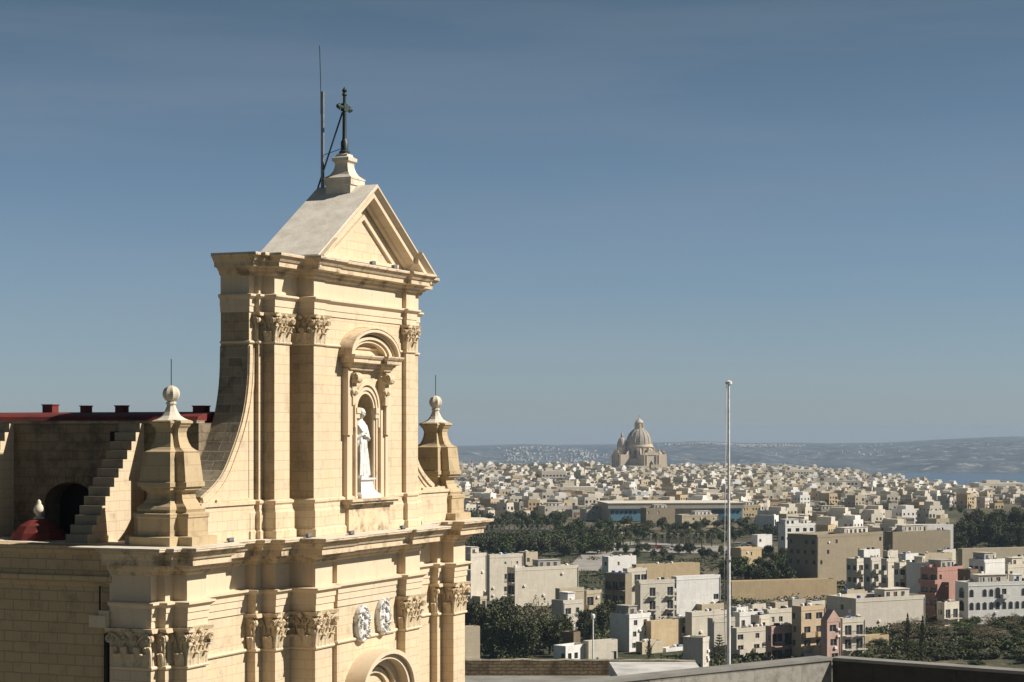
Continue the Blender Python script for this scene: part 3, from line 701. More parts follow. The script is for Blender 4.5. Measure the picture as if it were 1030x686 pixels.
def mat_ground():
    t = NT('dry_fields_and_scrub', .95); v = t.co.outputs['Object']
    c = t.mix(t.rng(t.noise(.012, detail=6), .42, .58), (.035,.040,.020), (.12,.10,.065))
    c = t.mix(t.rng(t.noise(.05, detail=8, rough=.7), .5, .62, 0, .8), c, (.035,.045,.02))
    c = t.mix(t.rng(t.noise(.35, detail=6), .55, .72, 0, .5), c, (.27,.23,.17))
    t.col(c); t.bump(t.noise(.8, detail=6), .6, .4); return t.m
M['ground'] = mat_ground()
b = MB()
ys = [-2500,-800,-200,0,60,110,160]+[200+25*i for i in range(28)]+[900+50*i for i in range(34)]+[2600+150*i for i in range(20)]+[5600,6000]
xs_u = [-1.0+2*i/70 for i in range(71)]
grid = [[(u*(abs(Y)*.42+420)+ (abs(Y)*.12), Y) for u in xs_u] for Y in ys]
vs = [(x, y, ground(x, y)) for row in grid for x, y in row]; n = len(xs_u)
fs = [(r*n+c, r*n+c+1, (r+1)*n+c+1, (r+1)*n+c) for r in range(len(ys)-1) for c in range(n-1)]
b.add(vs, fs); tag(b.build('ground', M['ground'], smooth=60), kind='structure')
t = NT('sea_water', .25); t.b.inputs['Specular IOR Level'].default_value = .5
t.col(t.mix(t.rng(t.noise(.002, detail=5), .4, .65), (.012,.035,.06), (.02,.05,.08))); t.bump(t.noise(.05, detail=6), .5, 1.0)
b = MB(); b.quad((-13500,-12500,0),(13500,-12500,0),(13500,13500,0),(-13500,13500,0)); tag(b.build('sea', t.m), kind='structure')

# island coast across the channel
prof_px = [(380,452),(460,452),(520,450),(600,450),(660,447.5),(700,446),(740,447.5),(800,448),(880,448.5),(930,445),(970,442),(1030,440),(1120,439)]
def ridge(px):
    for (a, ya), (c, yc_) in zip(prof_px, prof_px[1:]):
        if a <= px <= c: return ya+(yc_-ya)*(px-a)/(c-a)
    return prof_px[0][1] if px < 400 else prof_px[-1][1]
def coastz(px, Y):
    t_ = (Y-7300)/(10300-7300)
    top = wz(ridge(px), 10300)
    nn = noise.fractal(Vector((px*.02, Y*.0016, 1.3)), 1.0, 2.0, 5)
    k = .30*smooth(0, .06, t_) + .30*smooth(.25, .45, t_) + .40*smooth(.6, 1.0, t_)
    return -2 + (top+2)*k + (nn*26*smooth(0, .2, t_)*(1-.85*smooth(.75, 1, t_)) if t_ > 0 else 0)
t = NT('distant_coast_scrub', .95)
c = t.mix(t.rng(t.noise(.0035, detail=9, rough=.7), .44, .60), (.018,.028,.036), (.065,.072,.075))
c = t.mix(t.rng(t.noise(.016, detail=7, rough=.7), .53, .64), c, (.24,.235,.215))
t.col(c); b = MB()
PXS = [330+6*i for i in range(140)]; YS = [7250+112*i for i in range(30)]+[10800, 12500]
vs = []
for Y in YS:
    for px in PXS:
        yy = Y + 180*noise.noise(Vector((px*.015, 0, 5)))*(1 if Y < 8500 else 0)
        z = coastz(px, min(Y, 10400)) if Y > 7260 else -3
        vs.append((wx(px, yy), yy, z))
n = len(PXS); b.add(vs, [(r*n+c_, r*n+c_+1, (r+1)*n+c_+1, (r+1)*n+c_) for r in range(len(YS)-1) for c_ in range(n-1)])
tag(b.build('distant_island', t.m, smooth=70), kind='structure')
M['farwhite'] = plain('far_white_walls', (.75,.72,.66)); M['fardim'] = plain('distant_house_walls', (.42,.40,.36), (.25,.24,.2), .01)
rnd = random.Random(11); b = MB()
for k in range(1500):
    if k < 1000: px = rnd.choice([rnd.gauss(725, 26), rnd.gauss(770, 16), rnd.gauss(700,14)]); Y = rnd.uniform(10050, 10380)
    elif k < 1400: px = rnd.choice([rnd.gauss(548, 14), rnd.gauss(590, 9), rnd.gauss(520, 10)]); Y = rnd.uniform(8200, 9900)
    else: px = rnd.choice([rnd.gauss(880, 20), rnd.uniform(480, 1040)]); Y = rnd.uniform(8600, 10300)
    if not 340 < px < 1100: continue
    s_, h_ = rnd.uniform(4, 10), rnd.uniform(1, 7); z = coastz(px, Y); X = wx(px, Y)
    c_, s2 = .8*s_, .6*s_
    b.prism([(X-c_,Y+s2-c_),(X,Y-s_),(X+c_,Y),(X,Y+s_)], z-12, z+h_)
tag(b.build('distant_village', M['fardim']), 'tiny white houses scattered along the hazy ridge across the sea channel', 'distant village', kind='stuff')

# ---------------- air ----------------
hz = bpy.data.materials.new('pale_air'); hz.use_nodes = True; ht = hz.node_tree; ht.nodes.clear()
ho = ht.nodes.new('ShaderNodeOutputMaterial'); hv = ht.nodes.new('ShaderNodeVolumePrincipled')
hv.inputs['Color'].default_value = (.40,.52,.67,1); hv.inputs['Density'].default_value = 7.0e-5; hv.inputs['Anisotropy'].default_value = 0
ht.links.new(hv.outputs[0], ho.inputs['Volume'])
b = MB(); b.box(-14500,14500,-13000,14500,-5,171); hzo = b.build('haze', hz); tag(hzo, 'thin pale blue haze over the town and the sea', kind='stuff')
hz.cycles.homogeneous_volume = True if hasattr(hz.cycles, 'homogeneous_volume') else True

# ---------------- houses ----------------
def housemat(name, c, c2=None):
    t = NT(name, .9); c2 = c2 or tuple(q*.82 for q in c)
    v = t.wallvec(); br = t.brick(v, c, tuple(q*.90 for q in c), tuple(q*.78 for q in c), 1.3, .55, .03)
    k = t.mix(t.rng(t.noise(.35, detail=6), .40, .66, 0, .9), br.outputs['Color'], c2)
    mpn = t.n('ShaderNodeMapping'); mpn.inputs['Scale'].default_value = (1.6,1.6,.12); t.l(t.co.outputs['Object'], mpn.inputs[0])
    k = t.mix(t.rng(t.noise(1.0, mpn.outputs[0], 5), .52, .75, 0, .45), k, tuple(q*.55 for q in c))
    k = t.mix(t.rng(t.noise(.9, detail=7, rough=.7), .55, .68, 0, .5), k, tuple(q*.62 for q in c))
    k = t.mix(t.rng(t.noise(.11, detail=5, rough=.65), .45, .65, 0, .22), k, tuple(q*.6 for q in c))
    t.col(k); return t.m
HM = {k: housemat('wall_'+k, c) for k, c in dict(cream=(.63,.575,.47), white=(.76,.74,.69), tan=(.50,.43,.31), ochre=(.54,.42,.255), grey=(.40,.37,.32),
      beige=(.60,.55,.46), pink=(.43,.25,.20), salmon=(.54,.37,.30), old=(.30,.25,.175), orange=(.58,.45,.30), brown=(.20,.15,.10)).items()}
M['roofslab'] = plain('sun_bleached_roof', (.52,.48,.42), (.36,.33,.28), .8)
M['glass'] = plain('dark_window_glass', (.02,.024,.028), (.05,.055,.06), 1.5, rough=.15, spec=.5)
M['frame'] = plain('white_window_frame', (.45,.44,.42)); M['frame_d'] = plain('brown_window_frame', (.10,.06,.035)); M['frame_g'] = plain('green_window_frame', (.03,.07,.05))
M['rail'] = plain('dark_railing', (.06,.06,.06)); M['tankblue'] = plain('blue_plastic', (.03,.10,.32)); M['tankblack'] = plain('black_plastic', (.03,.03,.035)); M['awn'] = plain('white_awning', (.72,.71,.69))
FR = [M['frame'], M['frame_d'], M['frame_g']]
def wallface(b, O, U, w_, z0, z1, ops, IN, dep=.25):
    xs = sorted({0, w_, *[o[0] for o in ops], *[o[1] for o in ops]}); zs_ = sorted({z0, z1, *[o[2] for o in ops], *[o[3] for o in ops]})
    pt = lambda x, z, d=0: (O[0]+U[0]*x+IN[0]*d, O[1]+U[1]*x+IN[1]*d, O[2]+z)
    for xa, xb in zip(xs, xs[1:]):
        for za, zb in zip(zs_, zs_[1:]):
            xm, zm = (xa+xb)/2, (za+zb)/2
            if any(o[0] < xm < o[1] and o[2] < zm < o[3] for o in ops): continue
            b.quad(pt(xa,za), pt(xb,za), pt(xb,zb), pt(xa,zb))
    for x0, x1, a, c in ops:
        b.quad(pt(x0,a),pt(x0,c),pt(x0,c,dep),pt(x0,a,dep)); b.quad(pt(x1,a),pt(x1,a,dep),pt(x1,c,dep),pt(x1,c))
        b.quad(pt(x0,a),pt(x0,a,dep),pt(x1,a,dep),pt(x1,a)); b.quad(pt(x0,c),pt(x1,c),pt(x1,c,dep),pt(x0,c,dep))
_wc = {}
SHUT = [None, None, None, 'shutter_green', 'shutter_brown', 'shutter_white']
for _n, _c in (('shutter_green',(.04,.10,.07)),('shutter_brown',(.14,.075,.04)),('shutter_white',(.50,.49,.46))): M[_n] = plain(_n, _c)
_wr = random.Random(99)
def window_mesh(w_, h_, fi, arch=False):
    sh = None if arch or w_ > 1.6 else _wr.choice(SHUT)
    k = (round(w_,1), round(h_,1), fi, arch, sh)
    if k not in _wc:
        w_, h_ = k[0], k[1]; b = MB()
        if arch:
            n = 8; pts = [(-w_/2,0),(w_/2,0)]+[(w_/2*math.cos(math.pi*i/n), h_-w_/2+w_/2*math.sin(math.pi*i/n)) for i in range(n+1)]
            out_ = [(x*1.25, z*1.04-.04) for x, z in pts]
            b.extrude_y(out_, -.05, .05); b.mat(1).extrude_y(pts, -.07, -.051)
        else:
            f_ = .07
            b.mat(1).box(-w_/2, w_/2, .02, .05, 0, h_)
            if sh: b.mat(2).box(-w_/2+.07, (w_/2-.07) if h_ < 1.3 else -.02, -.06, -.035, .07, h_-.07)
            b.mat(0)
            for x0,x1,z0,z1 in ((-w_/2,-w_/2+f_,0,h_),(w_/2-f_,w_/2,0,h_),(-w_/2+f_,w_/2-f_,h_-f_,h_),(-w_/2+f_,w_/2-f_,0,f_),(-.03,.03,f_,h_-f_)): b.box(x0,x1,-.03,.018,z0,z1)
        _wc[k] = b.mesh('window', [FR[fi], M['glass'], M[sh or 'shutter_green']])
    return _wc[k]
_bc = {}
def balcony_mesh(w_, dep, kind, m):
    k = (round(w_,1), round(dep,1), kind, m.name)
    if k not in _bc:
        w_, dep = k[0], k[1]; b = MB(); b.box(-w_/2, w_/2, -dep, 0, -.18, 0)
        if kind == 'solid': b.box(-w_/2,w_/2,-dep,-dep+.12,0,.95); b.box(-w_/2,-w_/2+.12,-dep+.12,0,0,.95); b.box(w_/2-.12,w_/2,-dep+.12,0,0,.95)
        else:
            b.mat(1); b.box(-w_/2,w_/2,-dep+.02,-dep+.06,.92,.98); n = max(3, int(w_/.28))
            for i in range(n+1): x = -w_/2+.03+(w_-.06)*i/n; b.box(x-.02,x+.02,-dep+.03,-dep+.06,0,.93)
            for s_ in (-1,1): b.box(s_*(w_/2-.03)-.02, s_*(w_/2-.03)+.02, -dep+.06, 0, .90, .96)
        _bc[k] = b.mesh('balcony', [m, M['rail']])
    return _bc[k]
def face_ops(w_, hs, rows, h0):
    """rows: top storey first; one char per bay"""
    res = []
    for r_, row in enumerate(rows):
        zb = h0 + hs*(len(rows)-1-r_)
        n = len(row)
        for i, ch in enumerate(row):
            if ch in '. ': continue
            bw = w_/n; cx = bw*(i+.5)
            if ch in 'ws' and n > 2 and ((i*7+r_*13+int(w_*10)) % 9 == 0): continue
            if ch in 'wWs': cx += bw*.10*math.sin(i*5.1+r_*2.3+w_)
            dims = {'w': (min(1.2,bw*.6), min(1.35,hs*.48), hs*.30), 'W': (min(1.9,bw*.7), min(1.5,hs*.5), hs*.27), 's': (.7, .8, hs*.42), 'd': (min(1.9,bw*.7), min(2.3,hs*.72), .12), 'D': (min(2.6,bw*.84), hs*.76, .10),
                    'a': (min(1.2,bw*.55), min(1.9,hs*.6), hs*.16), 'A': (min(2.2,bw*.7), hs*.78, .1), 'L': (bw*.86, hs*.74, .12)}[ch]
            res.append((cx, dims[0], zb+dims[2], dims[1], ch))
    return res
house_n = 0
def house(label, xl, xc, xr, ytop, ybase, mat, right=(), left=(), a=34, name='house', roof=2, bal='solid', Z=None, frame=0, cat='house', pitched=False, parapet=.9, group=None, wallmat2=None, awning=False):
    """near corner at px xc, sunlit face to the right, shaded face to the left"""
    global house_n; house_n += 1; rnd = random.Random(house_n*17)
    Z = Z or (H-G)*F/(ybase-434)
    if a < 13: a = 19
    elif a < 40: a += 9
    an = R(a); wR = (xr-xc)/F*Z/math.cos(an)*(1+ (xr-xc)/F*math.tan(an)); wL = max(2.0, (xc-xl)/F*Z/math.sin(an)); Ht = (ybase-ytop)/F*Z
    X = wx(xc, Z); gz = min(ground(X, Z), wz(ybase, Z))
    hgt = wz(ytop, Z) - gz
    e = empty(name, (X, Z, gz), an, label=label, cat=cat, group=group)
    zt = hgt; zr = hgt-parapet; m = HM[mat]
    nst = max(len(right), len(left), 1); hs = zr/nst if nst else zr
    if hs > 4.2: h0 = zr-3.4*nst; hs = 3.4
    else: h0 = 0
    fo = face_ops(wR, hs, right, h0) if right else []; lo = face_ops(wL, hs, left, h0) if left else []
    b = MB()
    wallface(b, (0,0,0), (1,0), wR, -3, zt, [(c-w_/2, c+w_/2, z, z+h_) for c, w_, z, h_, ch in fo if ch not in 'aA'], (0,1))
    wallface(b, (0,0,0), (0,1), wL, -3, zt, [(c-w_/2, c+w_/2, z, z+h_) for c, w_, z, h_, ch in lo if ch not in 'aA'], (1,0))
    b.quad((wR,0,-3),(wR,wL,-3),(wR,wL,zt),(wR,0,zt)); b.quad((wR,wL,-3),(0,wL,-3),(0,wL,zt),(wR,wL,zt))
    t_ = .22
    if not pitched:
        b.quad((0,0,zt),(wR,0,zt),(wR-t_,t_,zt),(t_,t_,zt)); b.quad((wR,0,zt),(wR,wL,zt),(wR-t_,wL-t_,zt),(wR-t_,t_,zt)); b.quad((wR,wL,zt),(0,wL,zt),(t_,wL-t_,zt),(wR-t_,wL-t_,zt)); b.quad((0,wL,zt),(0,0,zt),(t_,t_,zt),(t_,wL-t_,zt))
        b.quad((t_,t_,zt),(wR-t_,t_,zt),(wR-t_,t_,zr),(t_,t_,zr)); b.quad((wR-t_,t_,zt),(wR-t_,wL-t_,zt),(wR-t_,wL-t_,zr),(wR-t_,t_,zr)); b.quad((wR-t_,wL-t_,zt),(t_,wL-t_,zt),(t_,wL-t_,zr),(wR-t_,wL-t_,zr)); b.quad((t_,wL-t_,zt),(t_,t_,zt),(t_,t_,zr),(t_,wL-t_,zr))
    else:
        b.add([(0,-.01,zt),(wR,-.01,zt),(wR/2,-.01,zt+pitched),(0,wL,zt),(wR,wL,zt),(wR/2,wL,zt+pitched)], [(0,1,2),(1,4,5,2),(4,3,5),(3,0,2,5)])
    b.build('wall', m, e)
    rb = MB(); rb.box(t_, wR-t_, t_, wL-t_, zr-.15, zr) if not pitched else rb.box(.3,wR-.3,.3,wL-.3,zt-.3,zt-.1); rb.build('roof', M['roofslab'], e)
    for c, w_, z, h_, ch in fo:
        arch = ch in 'aA'
        put(window_mesh(w_, h_, frame, arch), 'window', e, (c, 0 if arch else .18, z))
        if ch in 'dD' and bal: put(balcony_mesh(min(w_+.9, wR/len(right[0])*.98), 1.1, bal, m), 'balcony', e, (c, 0, z-.02))
        if ch == 'L' and bal: put(balcony_mesh(w_+.3, 1.2, bal, m), 'balcony', e, (c, 0, z-.02))
    for c, w_, z, h_, ch in lo:
        arch = ch in 'aA'
        put(window_mesh(w_, h_, frame, arch), 'window', e, (0 if arch else .18, c, z), -math.pi/2)
        if ch in 'dDL' and bal: put(balcony_mesh(min(w_+.9, wL/len(left[0])*.98), 1.1, bal, m), 'balcony', e, (0, c, z-.02), -math.pi/2)
    if nst > 1 and wR > 3 and right:
        px_ = rnd.choice([.25, wR-.25]); b = MB(); b.tube([(px_,-.09,-1),(px_,-.09,zt-.6)], .07, 5); b.build('drain_pipe', M['steel'], e)
        b = MB(); b.box(-.05, wR+.05, -.07, -.004, zr-.12, zr+.02); b.build('string_course', m, e)
        for q in range(rnd.randrange(1,4)):
            cx_, cz_ = rnd.uniform(.6, wR-.9), rnd.uniform(.4, zr-.8)
            if any(abs(cx_+.3-c) < w_/2+.5 and z-.5 < cz_ < z+h_+.1 for c, w_, z, h_, ch in fo): continue
            b = MB(); b.box(cx_, cx_+.75, -.34, -.004, cz_, cz_+.5); b.build('cooling_unit', M['farwhite'], e)
    if awning:
        b = MB(); b.add([(.2,-.02,h0+2.9),(wR-.2,-.02,h0+2.9),(wR-.2,-1.3,h0+1.9),(.2,-1.3,h0+1.9),(.2,-.02,h0+2.8),(wR-.2,-.02,h0+2.8),(wR-.2,-1.3,h0+1.8),(.2,-1.3,h0+1.8)], [(0,3,2,1),(4,5,6,7),(3,7,6,2),(0,4,7,3),(1,2,6,5)]); b.build('awning', M['awn'], e)
    if roof and not pitched:
        if wR > 4.5 and wL > 4.5:
            hx, hy = rnd.uniform(1, wR-3.6), rnd.uniform(1.2, max(1.3, wL-3.4))
            b = MB(); b.box(hx, hx+2.5, hy, hy+2.3, zr, zr+2.3); b.box(hx-.12, hx+2.62, hy-.12, hy+2.42, zr+2.3, zr+2.45); h_ = b.build('stair_hut', HM[rnd.choice(['cream','white','tan','beige'])], e)
            d_ = MB(); d_.box(hx+.8, hx+1.6, hy-.02, hy+.05, zr+.05, zr+1.95); d_.build('door', M['glass'], h_)
        if wR > 6.5 and wL > 4:
            ux = rnd.uniform(.3, wR*.45); uw = min(wR-ux-.3, wR*rnd.uniform(.3,.45)); ud = min(wL-.4, 5)
            b = MB(); b.box(ux, ux+uw, .9, .9+ud*.8, zr, zr+2.6); b.box(ux-.1, ux+uw+.1, .7, 1.0+ud*.8, zr+2.6, zr+2.75); o_ = b.build('upper_room', HM[rnd.choice(['cream','white','tan','beige','grey'])], e)
            for q in range(int(uw/2.4)): put(window_mesh(1.1, 1.3, frame), 'window', o_, (ux+1.2+2.4*q, .86, zr+.8))
        if nst >= 2 and right and right[-1].strip('.') == '' and wR > 6:
            ax0 = rnd.uniform(.2, wR*.4); aw = wR*rnd.uniform(.3,.5); b = MB(); b.box(ax0, ax0+aw, -3.0, -.02, -3, 3.0); b.box(ax0-.1, ax0+aw+.1, -3.1, -3.0, 2.6, 3.6); b.box(ax0-.1, ax0, -3.0, -.02, 3.0, 3.6); o_ = b.build('front_annex', HM[rnd.choice(['cream','tan','beige'])], e)
            d_ = MB(); d_.box(ax0+aw*.3, ax0+aw*.3+1.4, -3.04, -3.003, 0, 2.2); d_.build('door', M['glass'], o_)
        for k in range(roof+(2 if wR*wL > 40 else 0)):
            tx, ty = rnd.uniform(.9, max(1, wR-.9)), rnd.uniform(.9, max(1, wL-.9)); b = MB()
            b.lathe([(.45,.35),(.5,.4),(.5,1.25),(.42,1.38),(.1,1.42)], c=(tx,ty,zr), n=10); b.box(tx-.4,tx+.4,ty-.4,ty+.4,zr,zr+.35); b.build('water_tank', rnd.choice([M['farwhite'],M['farwhite'],M['tankblue'],M['tankblack']]), e)
        if wR > 5 and wL > 5:
            x_ = rnd.uniform(wR*.3, wR*.7); b = MB(); b.box(x_, x_+.18, t_, wL-t_, zr, zr+1.15); b.box(t_+.01, x_-.01, wL*.5, wL*.5+.18, zr, zr+rnd.uniform(.9,1.6)); b.build('roof_partition', m, e)
        for k in range(2):
            tx, ty = rnd.uniform(.9, max(1, wR-.9)), rnd.uniform(.5, max(.6, wL*.4)); b = MB(); b.tube([(tx,ty,zr),(tx,ty,zr+1.1)], .04, 5); b.lathe([(.02,0),(.25,.05),(.42,.16),(.43,.17)], c=(tx,ty,zr+1.05), n=10); b.build('dish', M['farwhite'], e)
        if rnd.random() < .7:
            tx, ty = rnd.uniform(.6, max(.7, wR-.6)), rnd.uniform(.6, max(.7, wL-.6)); b = MB(); b.tube([(tx,ty,zr),(tx,ty,zr+2.6)], .035, 4)
            for q in range(4): b.tube([(tx-.5+.08*q,ty,zr+2.5-.22*q),(tx+.5-.08*q,ty,zr+2.5-.22*q)], .02, 4)
            b.build('antenna', M['steel'], e)
    return e
house('tall cream apartment block with a recessed corner terrace, leftmost beside the cathedral', 456, 473.5, 489, 557, 612, 'cream', ['.','.','.','.'], ['Ld','.d','wd','.d'], a=38, cat='apartment block', name='apartment_block', bal='bars')
house('cream apartment block with a column of small windows right of the dark gap', 490, 492.5, 526, 558, 612, 'cream', ['.ss','.W.','.W.','...'], ['.'], a=24, cat='apartment block', name='apartment_block', bal='bars', Z=600)
house('small sand coloured rooftop flat showing above the cream blocks', 521, 529, 541, 555.5, 600, 'tan', ['w.'], ['w'], a=30, Z=650, roof=1)
house('big blank cream walled block with dark glazed balconies on its left end', 510, 518, 582, 571, 611, 'cream', ['..........','....s.....'], ['L','L','d'], a=24, cat='apartment block', name='apartment_block', bal='bars', roof=2)
house('tan house with a stepped parapet standing behind the big blank cream block', 560, 563, 588, 592, 634, 'tan', ['...','w..','...'], ['.'], a=25, Z=520, roof=0)
house('beige house with stacked open balconies right above the big trees', 555, 566.5, 587, 604, 636, 'beige', ['dw','dd'], ['..','.w'], a=30, roof=1)
house('tan house with one shaded balcony between white roofs', 586, 590, 606, 594, 628, 'tan', ['D.','w.'], ['.'], a=28, roof=1)
house('low white house with a long roof terrace behind the brown balconied block', 606, 612, 641, 560, 592, 'white', ['.w..'], ['w'], a=26, Z=700, roof=2)
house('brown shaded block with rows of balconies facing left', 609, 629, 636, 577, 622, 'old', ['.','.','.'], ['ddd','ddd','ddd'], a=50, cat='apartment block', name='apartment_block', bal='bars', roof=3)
house('cream block with a tall blank end wall and dark stairwell windows', 627, 631, 652, 572, 618, 'cream', ['.LL','.WW','.LL'], ['.'], a=26, cat='apartment block', name='apartment_block', roof=1, bal='bars')
house('long ochre wall house with a slightly raised middle parapet', 636, 640, 706, 568, 600, 'ochre', ['...........'], ['.'], a=18, Z=610, roof=1)
house('white gable ended building with a broad blank sunlit wall', 676, 680.5, 727, 580, 622, 'white', ['......','.....W'], ['d','d'], a=22, name='apartment_block', cat='apartment block', roof=0)
house('cream house with dark balconies in two columns left of the white gabled building', 640, 643, 680, 584, 628, 'beige', ['.d.d','.d.d','.d.d'], ['.'], a=22, name='apartment_block', cat='apartment block', bal='bars')
house('white three storey house with square windows beyond the rampart', 614.5, 633, 656, 618, 656, 'white', ['ww','ww','ww'], ['...','...','...'], a=42, frame=0, roof=2)
house('plain ochre walled house right of the white three storey house', 653, 655, 684, 625, 655, 'ochre', ['....'], ['.'], a=30, roof=0)
house('small dark fronted house squeezed beside the plain ochre wall', 672, 684, 695, 622, 656, 'grey', ['d','d'], ['w','w'], a=40, Z=475, roof=1)
house('cream house with a blank end wall under the white gabled building', 690, 696, 735, 616, 650, 'cream', ['......','.....w'], ['.'], a=26, roof=2)
house('plain beige box house in front of the tall tree', 688, 707, 715, 641.5, 674, 'beige', ['.','.'], ['.....','.....'], a=58, roof=0)
house('grey beige house behind the star shaped conifer', 714, 717, 741, 622, 672, 'beige', ['..w','...','..w'], ['.'], a=22, roof=1, Z=450)
house('tiny white house with blue shutters at the near edge of the town', 557, 569, 591, 650, 668, 'white', ['ww.'], ['w.'], a=38, frame=2, roof=0)
house('small brown hut with a flat roof above the tiny white house', 566, 577, 584, 636, 662, 'brown', ['.'], ['.'], a=50, roof=0)
house('low tan terrace building with one dark doorway right of the lamp post', 589, 592, 622, 645, 668, 'cream', ['...d'], ['.'], a=24, bal=None, roof=0, Z=440)
house('plain tan outbuilding close behind the cathedral corner', 455, 458, 482.5, 631, 680, 'tan', ['...'], ['.'], a=16, Z=330, roof=0)
house('cream house with open balconies and a rooftop washing line right of the flagpole', 736, 741, 776, 632, 669, 'cream', ['W.ww','d.dd','d.dd'], ['.','.','.'], a=26, roof=4, Z=447)
house('stepped cream house rising behind the balconied house by the flagpole', 738, 744, 770, 616, 660, 'white', ['w.w.','....'], ['w'], a=26, roof=4, Z=475)
house('white roofed house with two bands of tall glazed doors', 772, 776, 803, 630, 667, 'salmon', ['LL','LL'], ['w','w'], a=24, roof=3, bal='bars', Z=440)
house('low flat house with tanks on its roof behind the glazed doors', 768, 772, 800, 613, 655, 'cream', ['ww.','...'], ['.'], a=24, roof=5, Z=490)
house('orange cream four storey block with deep balconies and a white awning', 798, 806, 833, 610, 668, 'orange', ['WW','dd','dd','..'], ['.w','.w','.w','..'], a=26, roof=5, awning=True, name='apartment_block', cat='apartment block', Z=440)
house('narrow pink house with a pointed gable front', 829, 832, 847, 624, 668, 'salmon', ['W','W','W'], ['.'], a=24, pitched=2.2, parapet=.3, Z=432, frame=0)
house('cream house with two stacked balconies right of the pink gable', 846, 847.5, 873, 622, 668, 'cream', ['dd','dd','.W'], ['.'], a=22, bal='bars', Z=438)
house('long sunlit ochre retaining wall building below the dark trees', 731, 736, 846, 585, 614, 'ochre', ['...................'], ['.'], a=8, roof=0, name='long_wall_building', cat='building', Z=600)
house('big rubble walled cream building with a blank sunlit side', 838, 861, 938, 602, 652, 'beige', ['.............','.............'], ['.w.','...'], a=20, roof=4, Z=500, name='apartment_block', cat='building')
house('low cream house with two narrow doors below the rubble walled building', 860, 866, 897, 640, 662, 'ochre', ['d.d'], ['.'], a=18, roof=0, bal=None, Z=455)
for i_, (args) in enumerate((
  ('white rooftop room with a dark square opening just right of the flagpole', 738, 741, 754, 611, 640, 'white', ['W'], ['w'], 34, 500),
  ('cream upper floor with a shaded terrace behind the balconied house', 752, 757, 772, 608, 640, 'cream', ['D.'], ['w'], 30, 505),
  ('tan square room above the white roofed glazed house', 776, 780, 794, 606, 640, 'tan', ['w.'], ['.'], 30, 515),
  ('grey service block between the long ochre wall and the rooftops', 792, 797, 812, 603, 640, 'grey', ['ww'], ['w'], 32, 520),
  ('small beige loft with a parapet behind the orange cream block', 812, 816, 832, 605, 640, 'beige', ['.w'], ['.'], 30, 525),
  ('pale stepped gable house between the two balconied houses', 756, 764, 775, 619, 664, 'cream', ['w','D','D'], ['w','w','w'], 38, 452),
  ('low white courtyard house left of the beige box house', 664, 670, 692, 652, 668, 'white', ['.w.'], ['w'], 30, 460),
  ('cream house with a flat terrace below the plain ochre wall', 640, 646, 668, 646, 668, 'tan', ['w.'], ['w'], 34, 455),
  ('tall narrow cream house left of the white gabled building', 664, 668, 681, 594, 626, 'cream', ['w','D','w'], ['.','.','.'], 28, 560),
  ('dark roofed house with a recessed porch under the long ochre house', 700, 706, 730, 608, 640, 'tan', ['W.w'], ['w'], 28, 545),
  ('sandy house peeping over the rubble walled building', 846, 852, 876, 594, 630, 'tan', ['w.w'], ['w'], 30, 540),
  ('bright cream house right of the sandy one above the rubble walled building', 874, 880, 902, 598, 630, 'white', ['ww'], ['w'], 30, 530),
  ('square tan rooftop room behind the penthouses at the right', 944, 949, 964, 553, 590, 'cream', ['w.'], ['w'], 30, 660),
  ('plain white flat above the twin penthouses', 864, 869, 888, 553, 590, 'white', ['.ww'], ['.'], 30, 650),
  ('beige block at the right edge behind the white stepped block', 1018, 1023, 1050, 560, 600, 'beige', ['www'], ['w'], 28, 620),
  ('grey cream house with two dark porches left of the white terraces', 944, 950, 968, 606, 626, 'cream', ['dd'], ['w'], 30, 512))):
    lb, x1_, x2_, x3_, y1_, y2_, mt_, rt_, lf_, a_, z_ = args
    house(lb, x1_, x2_, x3_, y1_, y2_, mt_, rt_, lf_, a=a_, Z=z_, roof=2, bal='bars' if i_ % 2 else 'solid', frame=i_ % 3)
# three terraced houses and the shadowed white one
house('cream terraced house at the left end of the row facing the valley', 853, 862, 872, 562, 604, 'cream', ['d','d','w'], ['ww','ww','ww'], a=44, Z=560, roof=2)
house('second cream terraced house with stacked balconies in the middle of the row', 870, 876, 889, 561, 605, 'beige', ['d','d','d'], ['w','w','w'], a=30, Z=552, roof=3)
house('third cream terraced house with a taller blank end wall', 888, 892, 906, 562, 606, 'cream', ['.','.','.'], ['d','d','w'], a=30, Z=545, roof=2)
house('cream house with deep balconies left of the dim white wall', 902, 905, 921, 566, 608, 'cream', ['d.','d.','A.'], ['w','w','w'], a=30, Z=540, roof=2)
house('white house with a long plain side in the middle of the right terrace', 914, 936, 944, 566, 612, 'white', ['.','.'], ['.....','.....'], a=62, Z=535, roof=1)
house('deep pink apartment house with dark balconies on its left face', 929, 943, 976, 571, 619, 'pink', ['w...','....','....'], ['dd','dd','dd'], a=34, Z=530, roof=2, name='apartment_block', cat='apartment block')
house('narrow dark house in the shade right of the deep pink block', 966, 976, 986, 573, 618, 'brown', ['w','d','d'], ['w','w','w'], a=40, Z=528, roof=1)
house('long white terrace with a row of arched windows at the right edge', 966, 974, 1045, 586, 622, 'white', ['a.aaAd..aa','aaaaaaaaaa'], ['A','A'], a=12, Z=520, roof=3, name='terrace_house', cat='terrace')
house('tall white stepped block above the arched windows', 978, 990, 1016, 563, 600, 'white', ['...','..w'], ['ddd','w.w'], a=30, Z=560, roof=2, name='apartment_block', cat='apartment block')
house('cream block behind the right edge terrace', 1006, 1014, 1048, 568, 604, 'cream', ['w.ww','W.W.'], ['ww','ww'], a=26, Z=575, roof=2)
house('small cream penthouse with a dark doorway above the terraced row', 889, 893, 905, 554, 590, 'cream', ['w.'], ['w'], a=28, Z=620, roof=1)
